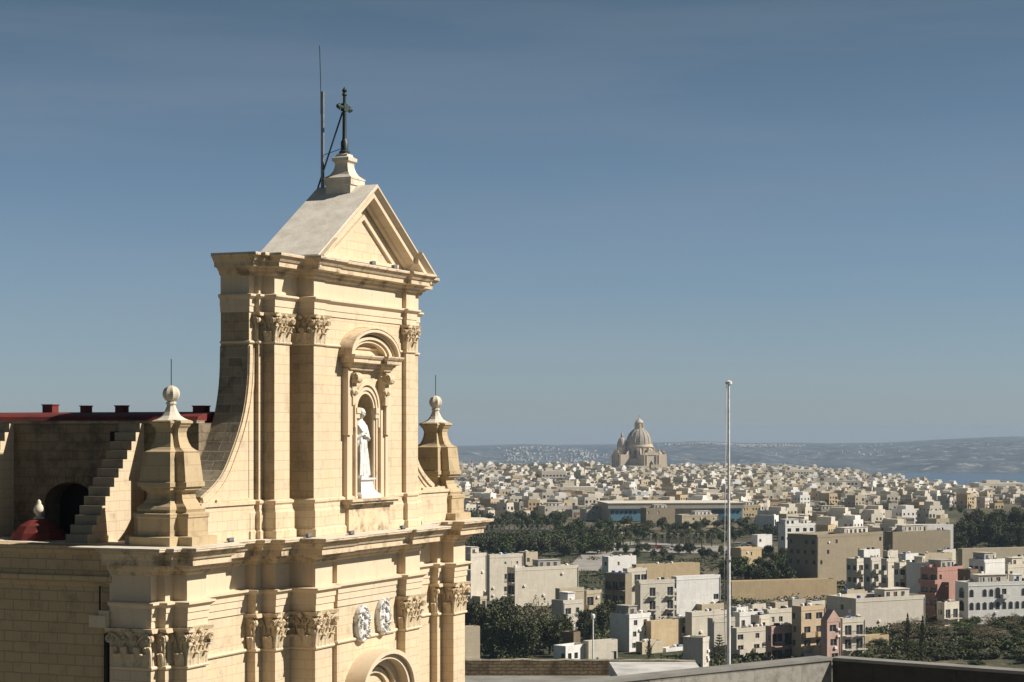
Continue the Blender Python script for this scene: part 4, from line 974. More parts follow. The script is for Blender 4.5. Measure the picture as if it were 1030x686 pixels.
house('small beige penthouse beside the twin water tanks above the row', 905, 911, 926, 557, 592, 'white', ['ww'], ['.'], a=28, Z=600, roof=3)
house('low tan house tucked behind the penthouses at the right', 926, 930, 962, 557, 590, 'tan', ['.w.w'], ['.'], a=22, Z=640, roof=2)
house('long low tan wall building under the dark grove at the right', 965, 968, 1050, 552, 580, 'tan', ['..........'], ['.'], a=8, Z=700, roof=0, name='long_wall_building', cat='building')
house('white garden shed building among the parked cars', 757, 762, 778, 538, 549, 'white', ['w..'], ['.'], a=24, roof=0)
house('ruined tan farmhouse above the long ochre wall', 737, 745, 768, 551, 570, 'ochre', ['.w.','w..'], ['w'], a=28, roof=0, cat='farmhouse', name='farmhouse')
house('white flat building with green window bands above the old stone block', 784, 790, 823, 527, 560, 'white', ['WWWW','....'], ['W'], a=20, Z=820, roof=1, name='apartment_block', cat='building', frame=2)
# the large old stone building
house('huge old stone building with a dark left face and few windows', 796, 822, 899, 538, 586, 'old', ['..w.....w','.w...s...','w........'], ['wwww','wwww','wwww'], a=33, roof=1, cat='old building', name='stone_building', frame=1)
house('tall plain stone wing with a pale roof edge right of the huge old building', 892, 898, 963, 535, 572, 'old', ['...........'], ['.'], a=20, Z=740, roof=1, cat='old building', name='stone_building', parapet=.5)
house('white roofed hall peeping over the plain stone wing', 914, 918, 962, 528, 552, 'white', ['.....'], ['.'], a=10, Z=800, roof=0, cat='hall', name='hall')
house('tan villa with a stepped roof among the gardens', 680, 686, 724, 518, 531, 'tan', ['.w.w.','WWWWW'], ['w'], a=16, roof=1, cat='villa', name='villa')
house('low tan gatehouse among the palms', 614, 618, 642, 528, 537, 'tan', ['wwww'], ['w'], a=16, roof=0, cat='gatehouse', name='gatehouse')
house('long grey factory with a white roof edge and rows of dark windows', 818, 826, 885, 512, 523, 'grey', ['wwwwwwwwwwwwwwww','wwwwwwwwwwwwwwww'], ['ww','ww'], a=8, roof=2, cat='factory', name='factory')
house('brown stone warehouse left of the grey factory', 776, 784, 822, 514, 525, 'old', ['w.w.w.w'], ['w'], a=10, roof=1, cat='warehouse', name='warehouse')
house('plain cream warehouse right of the grey factory', 884, 888, 908, 514, 524, 'cream', ['....'], ['.'], a=10, roof=0, cat='warehouse', name='warehouse')
house('yellow block with even window rows left of the factory', 742, 747, 766, 508, 521, 'ochre', ['wwwwww','wwwwww'], ['w'], a=14, roof=1, cat='apartment block', name='apartment_block')
house('long white roofed market hall below the domed church', 592, 600, 671, 496, 505, 'white', ['wwwwwwwwwwwwwwwwww'], ['w'], a=5, roof=0, cat='hall', name='hall')
house('white low warehouse at the left of the far plain', 486, 494, 532, 500, 509, 'white', ['..w...w...'], ['w'], a=6, roof=0, cat='warehouse', name='warehouse')
house('pale grey workshop row behind the dark tree belt', 540, 548, 584, 509, 519, 'beige', ['w.w.w.w.w'], ['w'], a=8, roof=2, cat='workshop', name='workshop')
house('cream workshop with a bright wall beside the blue fronted hall', 584, 590, 613, 512, 523, 'cream', ['.w.w.'], ['w'], a=12, roof=1, cat='workshop', name='workshop')

# blue fronted sports hall
Zb = 1122; e = empty('sports_hall', (wx(613, Zb), Zb, G), R(7), label='very long sports hall with a cream fascia and bright blue end panels', cat='sports hall')
M['blue'] = plain('blue_cladding', (.13,.30,.42), (.22,.38,.46)); Lh = wx(750, Zb)-wx(613, Zb)
b = MB(); b.box(0, Lh, 0, 40, -2, 10.2); b.build('wall', HM['tan'], e)
b = MB(); b.box(-1, Lh+1, -1, 41, 10.2, 10.6); b.box(-.8, Lh+.8, -.8, -.3, 7.4, 10.199); b.build('roof', HM['cream'], e)
for x0, x1 in ((.5, 18),(58, 66),(Lh-17, Lh-.5)):
    b = MB(); b.box(x0, x1, -.25, -.02, .5, 7.3); p_ = b.build('blue_panel', M['blue'], e)
    n = int((x1-x0)/2.6)
    b = MB()
    for i in range(n): b.box(x0+.5+i*2.6, x0+1.9+i*2.6, -.35, -.26, 4.6, 6.2)
    b.build('window_band', M['glass'], p_)
house('tan stone villa in front of the blue hall centre', 645, 650, 680, 511, 524, 'old', ['w.w.w.'], ['w'], a=14, Z=1095, roof=1, cat='villa', name='villa')

# ---------------- far town ----------------
FT = [HM['cream'], HM['white'], HM['tan'], HM['beige'], HM['grey'], HM['ochre'], M['glass'], M['roofslab'], HM['brown']]
TONES = ['cream', 'white', 'tan', 'beige', 'grey', 'yellowish']
def far_mesh(seed):
    rnd = random.Random(seed); b = MB(); tone = rnd.choices(range(6), [6,3.3,2.4,4.2,1.2,.7])[0]
    w_, d_ = rnd.uniform(5.5, 12.5), rnd.uniform(7, 12); st = rnd.choice([1,1,2,2,2,3]); h_ = 3.2*st+.8; feats = ''
    b.mat(tone); b.box(0, w_, 0, d_, -4, h_); b.mat(7).box(.3, w_-.3, .3, d_-.3, h_, h_+.02); b.mat(tone)
    b.box(0, w_, 0, .25, h_, h_+.7); b.box(0, .25, .25, d_, h_, h_+.7); b.box(w_-.25, w_, .25, d_, h_, h_+.7)
    k = rnd.random()
    if k < .35: x0 = rnd.uniform(.5, w_-4.2); b.box(x0, x0+3.4, 2, 5.5, h_, h_+2.6); feats = 'with a rooftop stair hut'
    elif k < .6: b.box(w_*.4, w_-.3, 1.5, d_-.5, h_, h_+3.0); feats = 'with a set back top floor'
    elif k < .8:
        for q in range(3): x0 = rnd.uniform(.8, w_-1.6); b.mat(1).box(x0, x0+.9, 1, 1.9, h_, h_+1.3)
        feats = 'with white roof tanks'
    else: b.mat(tone).box(w_, w_+4, 1, d_-1, -4, h_*.55); feats = 'with a lower side wing'
    if rnd.random() < .45: b.mat(8).box(w_*.1, w_*.55, -.08, -.02, .2, 3.0)      # dark open ground floor
    if rnd.random() < .3: b.mat(8).box(w_*.3, w_*.95, .0+.3, 1.4, h_+.02, h_+2.2)
    b.mat(6)
    for s_ in range(st):
        z = 3.2*s_
        n = max(2, int(w_/2.7))
        for i in range(n):
            if rnd.random() < .88:
                cx = w_*(i+.5)/n; ww, hh, zb = rnd.choice([(.55,1.4,1.0),(.6,1.5,.9),(.8,2.2,.2),(1.0,2.2,.2)]); b.box(cx-ww, cx+ww, -.05, -.03, z+zb, z+zb+hh)
        n = max(2, int(d_/3.2))
        for i in range(n):
            if rnd.random() < .6:
                cy = d_*(i+.5)/n; b.box(-.05, -.03, cy-.6, cy+.6, z+.9, z+2.3)
        if rnd.random() < .4: b.mat(tone).box(w_*.2, w_*.7, -1.1, -.06, z, z+1.0); b.mat(6)
    return b, TONES[tone], feats, w_*h_
protos = [far_mesh(100+i) for i in range(30)]
pm = [p[0].mesh('town_house', FT) for p in protos]
rnd = random.Random(5); cand = []
def blocked(px, Y):
    y = 434+51*F/Y
    if Y < 1180 and 470 < px < 760: return True
    if 590 < px < 775 and 1095 < Y < 1200: return True
    if 605 < px < 672 and 2360 < Y < 2470: return True
    if 590 < px < 680 and 1400 < Y < 1490: return True
    if 770 < px < 915 and 1085 < Y < 1300: return True
    if Y < 1090 and (px < 775 or px > 955): return True
    if Y < 900 and px < 900: return True
    if Y < 830: return True
    if 945 < px < 1045 and Y < 1330: return True
    if 903 < px < 945 and 1250 < Y < 1360: return True
    return False
Y = 800.0
while Y < 2750:
    px = 300 + rnd.uniform(0, 8)
    while px < 1060:
        YY = Y + rnd.uniform(-9, 9)
        gap = (11.5 + rnd.uniform(-1, 4) + (9 if rnd.random() < .12 else 0))*(.86 if YY < 1450 else .72)
        dens = noise.noise(Vector((px*.02, YY*.006, 9)))
        keep = dens > (-.42 if YY > 1450 else -.3)
        if YY > 2560 - 560*smooth(820, 980, px) + 70: keep = False
        if keep and not blocked(px, YY): cand.append((px, YY, rnd.randrange(30), rnd.gauss(28, 9) + (25 if noise.noise(Vector((px*.008, YY*.002, 2))) > .1 else 0)))
        px += gap/YY*F
    Y += (15 + (8 if rnd.random() < .3 else 0))*(.88 if Y < 1450 else .78)
cand.sort(key=lambda c: -protos[c[2]][3]/c[1]**2 )
NI = 235
def zone(px):
    for a, t in ((520,'beside the cathedral'),(600,'left of the domed church'),(680,'below the domed church'),(760,'near the flagpole'),(850,'right of the flagpole'),(940,'beyond the grey factory'),(2000,'under the strip of sea')):
        if px < a: return t
townb = MB(); ind = 0; lab = {}
for px, YY, k, yaw in cand:
    X = wx(px, YY); z = ground(X, YY)
    if ind < NI:
        o = put(pm[k], 'town_house', None, (X, YY, z), R(yaw)); ind += 1; sc_ = .86 if YY < 1450 else .72; o.scale = (sc_, sc_, sc_)
        l_ = f"small {protos[k][1]} house {protos[k][2]} {zone(px)}, {'nearer' if YY < 1300 else 'farther'} streets"
        tag(o, l_, 'house', l_.replace('small', 'houses:', 1)[:70])
    else:
        p = protos[k][0]; c_, s_ = math.cos(R(yaw)), math.sin(R(yaw)); base = len(townb.v)
        sc_ = (.86 if YY < 1450 else .72)*(.8+.4*rnd.random()); townb.v += [(X+sc_*(x*c_-y*s_), YY+sc_*(x*s_+y*c_), z+sc_*q*(.8+.4*((len(townb.v)*7)%10)/10 if False else 1)) for x, y, q in p.v]
        townb.f += [tuple(i+base for i in f) for f in p.f]; townb.m += p.m
print('far houses', len(cand), 'mid', house_n)
tag(townb.build('distant_town', FT), 'countless small pale limestone houses filling the plain towards the domed church', 'distant town', kind='stuff')
# taller landmarks inside the far town
for px, Y_, w_, h_, lb in ((822,1700,40,11,'dark grey unfinished block standing above the far houses'),(545,1900,24,13,'pale square block rising above the roofs left of the domed church'),(790,2150,34,12,'long pale slab block on the far skyline right of the flagpole'),(985,1800,46,12,'bright white long block on the skyline below the sea'),(560,1500,30,9,'wide cream hall among the far roofs'),(700,1350,34,9,'flat pale depot behind the sports hall')):
    e = empty('apartment_block', (wx(px, Y_), Y_, ground(wx(px, Y_), Y_)), R(14), label=lb, cat='building')
    b = MB(); b.box(0,w_,0,16,-4,h_); b.box(w_*.2,w_*.5,4,12,h_,h_+2.6); b.build('wall', HM['grey' if 'grey' in lb else 'cream'], e)
    for s_ in range(int(h_/3.3)):
        for i in range(int(w_/3.4)):
            b = MB(); b.box(1+i*3.4, 2.8+i*3.4, -.08, -.03, s_*3.3+1, s_*3.3+2.6); b.build('window', M['glass'], e)

# ---------------- domed church ----------------
Zc = 2410; xc_ = wx(643, Zc); gz = ground(xc_, Zc)
ch = empty('domed_church', (xc_, Zc, gz), R(24), label='great domed church with a lantern and side bell tower on the skyline', cat='church')
M['church'] = housemat('church_stone', (.58,.49,.37)); M['churchdome'] = plain('church_dome_stone', (.38,.34,.28), (.28,.25,.205), .2)
T = wz(421, Zc)-gz    # top of the lantern
zc = lambda py: wz(py, Zc)-gz
b = MB()
oct_ = lambda r, z, n=16, o=0: [(r*math.cos(2*math.pi*(i+o)/n), r*math.sin(2*math.pi*(i+o)/n), z) for i in range(n)]
b.rings([oct_(23, -3, 8, .5), oct_(23, zc(462), 8, .5), oct_(24, zc(461.5), 8, .5), oct_(24, zc(461), 8, .5)])
for k in range(4):
    a = R(90*k); c_, s_ = math.cos(a), math.sin(a)
    def rot(x, y): return (x*c_-y*s_, x*s_+y*c_)
    p = [rot(17,-11), rot(31,-11), rot(31,11), rot(17,11)]; b.prism(p, -3, zc(457)); b.prism([rot(31,-9), rot(31.6,-9), rot(31.6,9), rot(31,9)], zc(457)-.5, zc(455)); b.prism([rot(30.5,-5), rot(31.7,-5), rot(31.7,5), rot(30.5,5)], zc(455), zc(453))
b.build('wall', M['church'], ch)
for k in range(4):
    a = R(90*k); c_, s_ = math.cos(a), math.sin(a); b = MB()
    for y_ in (-10,-6.5,6.5,10): b.tube([rot(31.6,y_)+(0,), rot(31.6,y_)+(zc(457),)], .9, 8) if False else b.tube([(31.7*c_-y_*s_, 31.7*s_+y_*c_, 0), (31.7*c_-y_*s_, 31.7*s_+y_*c_, zc(457.5))], .8, 8)
    b.build('portico_column_row' if False else 'columns', M['church'], ch)
    b = MB(); X0 = 31.05; 
    pts = [(-2.4,zc(474)),(2.4,zc(474)),(2.4,zc(466)),(0,zc(463)),(-2.4,zc(466))]
    b.rings([[(rr*c_-y_*s_, rr*s_+y_*c_, z) for y_, z in pts] for rr in (X0, X0+.15)]); b.build('window', M['glass'], ch)
b = MB(); b.rings([oct_(16.2, zc(462), 32), oct_(16.2, zc(450), 32), oct_(17.3, zc(449.6), 32), oct_(17.3, zc(448.6), 32), oct_(16, zc(448.2), 32), oct_(16, zc(446.6), 32)]); dr = b.build('drum', M['church'], ch, smooth=30)
for i in range(16):
    a = 2*math.pi*(i+.5)/16; c_, s_ = math.cos(a), math.sin(a)
    b = MB(); b.tube([(18.2*c_,18.2*s_,zc(462)),(18.2*c_,18.2*s_,zc(450.2))], .75, 6); b.tube([(16.5*c_,16.5*s_,zc(462)),(16.5*c_,16.5*s_,zc(450.2))], .9, 6); b.build('column', M['church'], dr)
    a = 2*math.pi*i/16; c_, s_ = math.cos(a), math.sin(a)
    b = MB(); b.rings([[(rr*c_-y_*s_, rr*s_+y_*c_, z) for y_, z in ((-1.5,zc(460)),(1.5,zc(460)),(1.5,zc(454)),(0,zc(452.5)),(-1.5,zc(454)))] for rr in (15.9, 16.3)]); b.build('window', M['glass'], dr)
for i in range(8):      # scroll buttresses standing round the drum
    a = 2*math.pi*(i+.5)/8; c_, s_ = math.cos(a), math.sin(a); b = MB()
    prof_ = [(18,zc(462)),(26,zc(462)),(25.6,zc(458)),(23.5,zc(455)),(21,zc(453.5)),(18,zc(451))]
    b.rings([[(r_*c_-q*s_, r_*s_+q*c_, z) for r_, z in prof_] for q in (-1,1)]); b.build('buttress', M['church'], ch)
hd = zc(430.5)-zc(446.6); prof_ = [(15.4*math.cos(t)+.0, zc(446.6)+hd*math.sin(t)) for t in [R(78)*i/12 for i in range(13)]]
b = MB(); b.lathe([(r_, z) for r_, z in prof_], n=48)
for i in range(16):
    a = 2*math.pi*i/16; b.tube([((r_+.15)*math.cos(a), (r_+.15)*math.sin(a), z) for r_, z in prof_], .55, 5, .25)
dm_ = b.build('dome', M['churchdome'], ch, smooth=40)
z0 = zc(431); b = MB(); b.lathe([(5.6,z0-1),(5.6,z0),(4.8,z0+.3),(4.7,zc(425.5)),(5.3,zc(425.3)),(5.3,zc(424.8)),(4.5,zc(424.3)),(3.4,zc(422.8)),(1.2,zc(421.6)),(.6,zc(421)),(.6,zc(420.4)),(.1,zc(419.6))], n=16)
for i in range(8): a = 2*math.pi*(i+.5)/8; b.tube([(5.3*math.cos(a),5.3*math.sin(a),z0),(5.3*math.cos(a),5.3*math.sin(a),zc(425.4))], .45, 6)
ln = b.build('lantern', M['church'], dm_, smooth=40)
b = MB(); b.tube([(0,0,zc(419.8)),(0,0,zc(417.4))], .18, 5); b.tube([(-.9,0,zc(418.4)),(.9,0,zc(418.4))], .16, 5); b.build('cross', M['iron'], ln)
# bell tower on the left and two small turrets
def tower(X, Yo, r, ztop, zbody, nm):
    b = MB(); b.rings([oct_(r, -3, 8, .5), oct_(r, zbody-6, 8, .5), oct_(r*1.1, zbody-5.8, 8, .5), oct_(r*1.1, zbody-5.3, 8, .5), oct_(r*.92, zbody-5.2, 8, .5), oct_(r*.92, zbody, 8, .5), oct_(r*1.05, zbody+.3, 8, .5)])
    b.v = [(x+X, y+Yo, z) for x, y, z in b.v]; o = b.build(nm, M['church'], ch)
    hh = ztop-zbody; b = MB(); b.lathe([(r*.95*math.cos(R(80)*i/8), zbody+.3+hh*.62*math.sin(R(80)*i/8)) for i in range(9)]+[(r*.22,zbody+hh*.66),(r*.22,zbody+hh*.8),(r*.1,zbody+hh*.9),(.05,ztop)], c=(X,Yo,0), n=16); b.build('cap', M['churchdome'], o, smooth=40)
    for i in range(8):
        a = 2*math.pi*i/8; c_, s_ = math.cos(a), math.sin(a); b = MB()
        b.rings([[(X+rr*c_-y_*s_, Yo+rr*s_+y_*c_, z) for y_, z in ((-.22*r,zbody-13),(.22*r,zbody-13),(.22*r,zbody-8),(0,zbody-7),(-.22*r,zbody-8))] for rr in (r*.90, r*.96)]); b.build('window', M['glass'], o)
tower(-21.5, 4, 6.4, zc(434), zc(450), 'bell_tower'); tower(25, -4, 4.4, zc(451), zc(459), 'turret'); tower(14, 24, 4.0, zc(427), zc(440), 'turret')
b = MB(); b.box(-30,-2,-33,-21,-3,zc(468)); b.box(-1.9,12,-34,-23,-3,zc(467)); b.build('annex', HM['tan'], ch)
# red and white radio mast far left
rm = empty('radio_mast', (wx(474.5,2300), 2300, ground(wx(474.5,2300),2300)), 0, label='thin red and white radio mast in the town beside the cathedral', cat='radio mast')
M['mastred'] = plain('mast_red', (.45,.05,.04)); hh = wz(463.5,2300)-ground(wx(474.5,2300),2300)
for k in range(6):
    b = MB(); b.tube([(0,0,hh*k/6),(0,0,hh*(k+1)/6-.01)], 1.3-.15*k, 4); b.build('mast_section', M['mastred'] if k % 2 else M['farwhite'], rm)
# ---------------- trees ----------------
def leafmat(name, c, c2):
    t = NT(name, .75); g = t.n('ShaderNodeNewGeometry')
    k = t.mix(g.outputs['Random Per Island'], c, c2); k = t.mix(t.rng(t.noise(.9, detail=3), .4, .7, 0, .6), k, tuple(q*1.5 for q in c2)); t.col(k)
    return t.m
M['leaf_dark'] = leafmat('dark_evergreen_leaves', (.026,.036,.015), (.078,.088,.038)); M['leaf_olive'] = leafmat('olive_leaves', (.05,.058,.030), (.10,.105,.055))
M['leaf_dry'] = leafmat('dry_twigs', (.11,.085,.05), (.17,.14,.09)); M['leaf_green'] = leafmat('fresh_leaves', (.04,.065,.018), (.075,.10,.035)); M['bark'] = plain('bark', (.10,.075,.05))
def crown_mesh(seed, n_cl, n_leaf, sz, sx=1, sz_=.8, shape='round', mat='leaf_dark', clr=.30):
    rnd = random.Random(seed); b = MB()
    for _ in range(n_cl):
        if shape == 'cone': h = rnd.random()**1.3; rr = (1-h)*.85+.08; a = rnd.uniform(0, 6.283); q = rnd.uniform(.2, 1)*rr; c = Vector((q*math.cos(a), q*math.sin(a), h*2-1)); cr_ = clr*(.5+.6*(1-h))
        else:
            while True:
                c = Vector((rnd.uniform(-1,1), rnd.uniform(-1,1), rnd.uniform(-1,1)))
                if c.length < 1 and c.length > .35: break
            k = .78+.5*noise.noise(c*1.3+Vector((seed,0,0))); c *= k; cr_ = clr*rnd.uniform(.6, 1.2)
        for _ in range(n_leaf):
            d = Vector((rnd.gauss(0,1), rnd.gauss(0,1), rnd.gauss(0,1))).normalized()*cr_*rnd.uniform(.45, 1.0)
            p = c+d; p = Vector((p.x*sx, p.y*sx, p.z*sz_)); s_ = sz*rnd.uniform(.6, 1.4)
            u_ = Vector((rnd.gauss(0,1), rnd.gauss(0,1), rnd.gauss(0,.6))).normalized(); v_ = u_.cross(Vector((rnd.gauss(0,1), rnd.gauss(0,1), rnd.gauss(0,1)))).normalized()
            b.add([p-u_*s_, p-v_*s_*.6, p+u_*s_, p+v_*s_*.6], [(0,1,2,3)])
    return b.mesh('crown', M[mat])
def trunk_mesh(seed, r=.06, lean=.05):
    rnd = random.Random(seed); b = MB(); top = Vector((rnd.uniform(-lean,lean), rnd.uniform(-lean,lean), .62))
    b.tube([(0,0,-.15),(0,0,.1),top*.5,top], r, 7, r*.6)
    for k in range(6):
        a = k*1.05+rnd.uniform(-.3,.3); e_ = top + Vector((.42*math.cos(a), .42*math.sin(a), rnd.uniform(.18,.5))); b.tube([top*rnd.uniform(.75,1), (top+e_)/2+Vector((0,0,-.05)), e_], r*.5, 5, r*.15)
    return b.mesh('trunk', M['bark'])
BIG = [crown_mesh(s, 60, 75, .055, mat=m) for s, m in ((1,'leaf_dark'),(2,'leaf_dark'),(3,'leaf_olive'),(4,'leaf_dark'))]
MED = [crown_mesh(s, 34, 42, .085, mat=m, clr=.34) for s, m in ((11,'leaf_dark'),(12,'leaf_dark'),(13,'leaf_olive'),(14,'leaf_green'))]
DRY = [crown_mesh(21, 40, 30, .05, mat='leaf_dry')]; CON = [crown_mesh(31, 60, 30, .06, shape='cone', mat='leaf_dark')]
TRK = [trunk_mesh(40+i) for i in range(4)]
def tree(X, Y, hgt, wid, kind='med', label='', group=None, name='tree', cat='tree', z=None, k=None):
    z = ground(X, Y) if z is None else z
    rnd = random.Random(int(X*13+Y*7)); L_ = dict(big=BIG, med=MED, dry=DRY, con=CON)[kind]; me = L_[rnd.randrange(len(L_)) if k is None else k]
    e = empty(name, (X, Y, z), rnd.uniform(0, 6.28), label=label, cat=cat, group=group)
    ch_ = hgt*(.49 if kind != 'con' else .50); lo = hgt-2*ch_*.90
    c = put(me, 'crown', e, (0,0,lo+ch_*.9)); c.scale = (wid/1.8, wid/1.8, ch_*1.25 if kind != 'con' else ch_)
    t_ = put(TRK[rnd.randrange(4)], 'trunk', e); t_.scale = (hgt*.6, hgt*.6, hgt*.8)
    return e
rnd = random.Random(21)
def tpx(px, ybase, hpx, wpx, kind, label, group, **k):
    Y = (H-G)*F/(ybase-434); return tree(wx(px, Y), Y, hpx/F*Y, wpx/F*Y, kind, label, group, **k)
# big grove beyond the rampart wall
for i, (px, yb_, hp, wp, kd, lb) in enumerate((
    (478,655,52,34,'big','big dark evergreen tree touching the cathedral edge below the cream blocks'),(494,661,54,38,'big','large round evergreen left in the grove above the rampart wall'),
    (512,657,50,36,'big','wide dark tree in the middle of the near grove'),(528,662,44,34,'big','broad green tree in the near grove below the big blank cream block'),
    (541,650,46,26,'dry','brownish bare twigged tree rising in the near grove'),(553,658,42,30,'big','dark tree at the right part of the near grove under the beige balconied house'),
    (566,652,36,24,'big','rightmost tree of the near grove above the small brown hut'),(505,640,40,30,'big','tree at the back of the near grove'),
    (590,646,34,24,'big','dark tree left of the lamp post'),(606,640,34,26,'big','dark tree right of the lamp post beside the white three storey house'),(618,632,30,22,'big','dark tree behind the white three storey house'))):
    tpx(px, yb_, hp, wp, kd, lb, 'trees of the near grove')
# hedge and belt of dark trees in front of the plain
def belt(n, x0, x1, y0, y1, h, w_, lab_, grp, kinds=('med',), seed=1):
    rnd = random.Random(seed)
    for i in range(n):
        px = x0+(x1-x0)*(i+rnd.uniform(.1,.9))/n; yb_ = rnd.uniform(y0, y1)
        tpx(px, yb_, rnd.uniform(*h), rnd.uniform(*w_), rnd.choice(kinds), lab_, grp, k=None)
belt(34, 462, 612, 553, 559, (14,22), (14,22), 'dark evergreen tree in the front row of the belt behind the cream blocks', 'front row of the tree belt', seed=1)
belt(32, 466, 606, 544, 551, (11,17), (12,18), 'dark evergreen tree in the middle row of the belt behind the cream blocks', 'middle row of the tree belt', seed=2)
belt(30, 466, 570, 525, 534, (9,15), (9,15), 'dark tree behind the arcaded wall on the left of the plain', 'trees behind the arcaded wall', seed=3)
belt(24, 560, 640, 533, 546, (10,17), (10,15), 'dark garden tree around the tan gatehouse', 'garden trees around the gatehouse', seed=4)
belt(36, 640, 780, 529, 545, (8,15), (9,14), 'dark garden tree in front of the long sports hall', 'garden trees before the sports hall', seed=5)
belt(14, 725, 800, 577, 588, (12,22), (12,22), 'dark bushy tree above the long ochre wall', 'trees above the long ochre wall', seed=6)
belt(20, 612, 760, 552, 566, (8,13), (8,13), 'small tree along the car park', 'trees of the car park', seed=7)
belt(30, 962, 1040, 540, 553, (20,34), (18,30), 'tall dark tree of the grove at the right edge above the low tan wall', 'grove at the right edge', kinds=('big',), seed=8)
belt(8, 906, 940, 522, 527, (9,13), (9,13), 'dark tree beyond the stone wing', 'trees beyond the stone wing', seed=9)
belt(16, 740, 800, 552, 572, (8,14), (9,15), 'dark tree beside the huge old stone building', 'trees beside the old stone building', seed=10)
belt(10, 843, 905, 604, 612, (8,14), (8,13), 'small dark tree below the cream terraced houses', 'trees below the terraced houses', seed=12)
belt(90, 470, 1035, 484, 519, (4,8), (5,10), 'small dark tree among the far houses', 'trees among the far houses', seed=13)
# scrubby slope at the lower right
rnd = random.Random(77)
for i in range(170):
    px = rnd.uniform(842, 1040); yb_ = rnd.uniform(628, 678)
    if px < 905 and yb_ < 655: continue
    top = rnd.uniform(5, 13) if yb_ > 640 else rnd.uniform(8, 16)
    kd = rnd.choice(['med','med','med','dry'])
    tpx(px, yb_, top*.8, rnd.uniform(12, 26), kd, 'olive and dry brush bush on the slope below the arched terrace' if kd == 'dry' else 'dark green bush on the slope below the arched terrace',
        'dry bushes on the right slope' if kd == 'dry' else 'green bushes on the right slope', name='bush', cat='bush', k=(rnd.randrange(4) if kd == 'med' else 0))
for px, yb_, hp, lb in ((913,668,44,'tall slim dark cypress left on the scrubby slope'),(928,672,46,'bare grey poplar trunk tree on the scrubby slope'),(653,664,22,'small dark conifer at the foot of the white three storey house'),(861,666,16,'small conifer in front of the pink gabled house'),(786,561,12,'small pointed conifer above the ochre wall'),(742,523,12,'narrow dark cypress beside the yellow block')):
    tpx(px, yb_, hp, 10 if hp > 30 else 9, 'con', lb, None, name='conifer', cat='conifer')
# star shaped araucaria
Ya = 440; e = empty('araucaria', (wx(723.5, Ya), Ya, ground(wx(723.5,Ya),Ya)), 0, label='star shaped araucaria with tiered branches in front of the grey beige house', cat='conifer')
b = MB(); b.tube([(0,0,-1),(0,0,6.4)], .16, 6, .03); b.build('trunk', M['bark'], e)
b = MB(); rnd = random.Random(3)
for t_ in range(9):
    z = .8+.62*t_; r_ = 2.5*(1-t_/9.5)
    for k in range(7):
        a = 2*math.pi*(k+.5*(t_%2))/7; p1 = Vector((r_*math.cos(a), r_*math.sin(a), z+.35*r_)); p0 = Vector((0,0,z)); b.tube([p0, (p0+p1)/2+Vector((0,0,-.1)), p1], .05, 4, .03)
        for q in range(26):
            s_ = rnd.uniform(.15,1); p = p0.lerp(p1, s_)+Vector((rnd.gauss(0,.10),rnd.gauss(0,.10),rnd.gauss(0,.05))); u_ = Vector((rnd.gauss(0,1),rnd.gauss(0,1),rnd.gauss(0,1))).normalized()*.14; v_ = Vector((rnd.gauss(0,1),rnd.gauss(0,1),rnd.gauss(0,1))).normalized()*.08
            b.add([p-u_, p-v_, p+u_, p+v_], [(0,1,2,3)])
b.build('crown', M['leaf_olive'], e)
# loose scrub that covers the open ground
b = MB(); rnd = random.Random(55)
for i in range(7400):
    yb_ = 524+rnd.random()**.8*150; Y = (H-G)*F/(yb_-434); px = rnd.uniform(455, 1045) if i < 5200 else rnd.uniform(250, 460); X = wx(px, Y)
    if noise.noise(Vector((X*.02, Y*.02, 4))) < -.12 or (575 < px < 780 and 540 < yb_ < 560): continue
    z = ground(X, Y); sx = rnd.uniform(.6, 2.4); hh = rnd.uniform(.4, 1.7)*(1 if i < 5200 else 2)
    for q in range(16):
        p_ = Vector((X+rnd.gauss(0,.5)*sx, Y+rnd.gauss(0,.5)*sx, z+rnd.random()*hh)); u_ = Vector((rnd.gauss(0,1),rnd.gauss(0,1),rnd.gauss(0,.7))).normalized()*.38; v_ = u_.cross(Vector((rnd.gauss(0,1),rnd.gauss(0,1),rnd.gauss(0,1)))).normalized()*.26
        b.add([p_-u_, p_-v_, p_+u_, p_+v_], [(0,1,2,3)])
tag(b.build('scrub', M['leaf_dark']), 'low dark scrub covering the open ground between the houses', 'scrub', kind='stuff')
# palms
def palm_meshes():
    b = MB(); rnd = random.Random(9)
    for k in range(26):
        a = k*2.4; el = rnd.uniform(-.5, 1.1); L_ = rnd.uniform(2.2, 3.0); pts = []
        for i in range(6): t_ = i/5; r_ = L_*t_*math.cos(el*.6); pts.append(Vector((r_*math.cos(a), r_*math.sin(a), L_*(math.sin(el)*t_-.75*t_*t_))))
        for i in range(5):
            s_ = Vector((-math.sin(a), math.cos(a), -.5))*(.42*(1-i/6)); b.add([pts[i]-s_, pts[i], pts[i+1], pts[i+1]-s_*.8], [(0,1,2,3)]); s2 = Vector((math.sin(a), -math.cos(a), -.5))*(.42*(1-i/6)); b.add([pts[i]-s2, pts[i], pts[i+1], pts[i+1]-s2*.8], [(0,1,2,3)])
    c = b.mesh('fronds', M['leaf_dark']); b = MB(); b.tube([(0,0,-.5),(.05,0,3),(0,0,6)], .28, 7, .2); return c, b.mesh('trunk', M['bark'])
pc_, pt_ = palm_meshes()
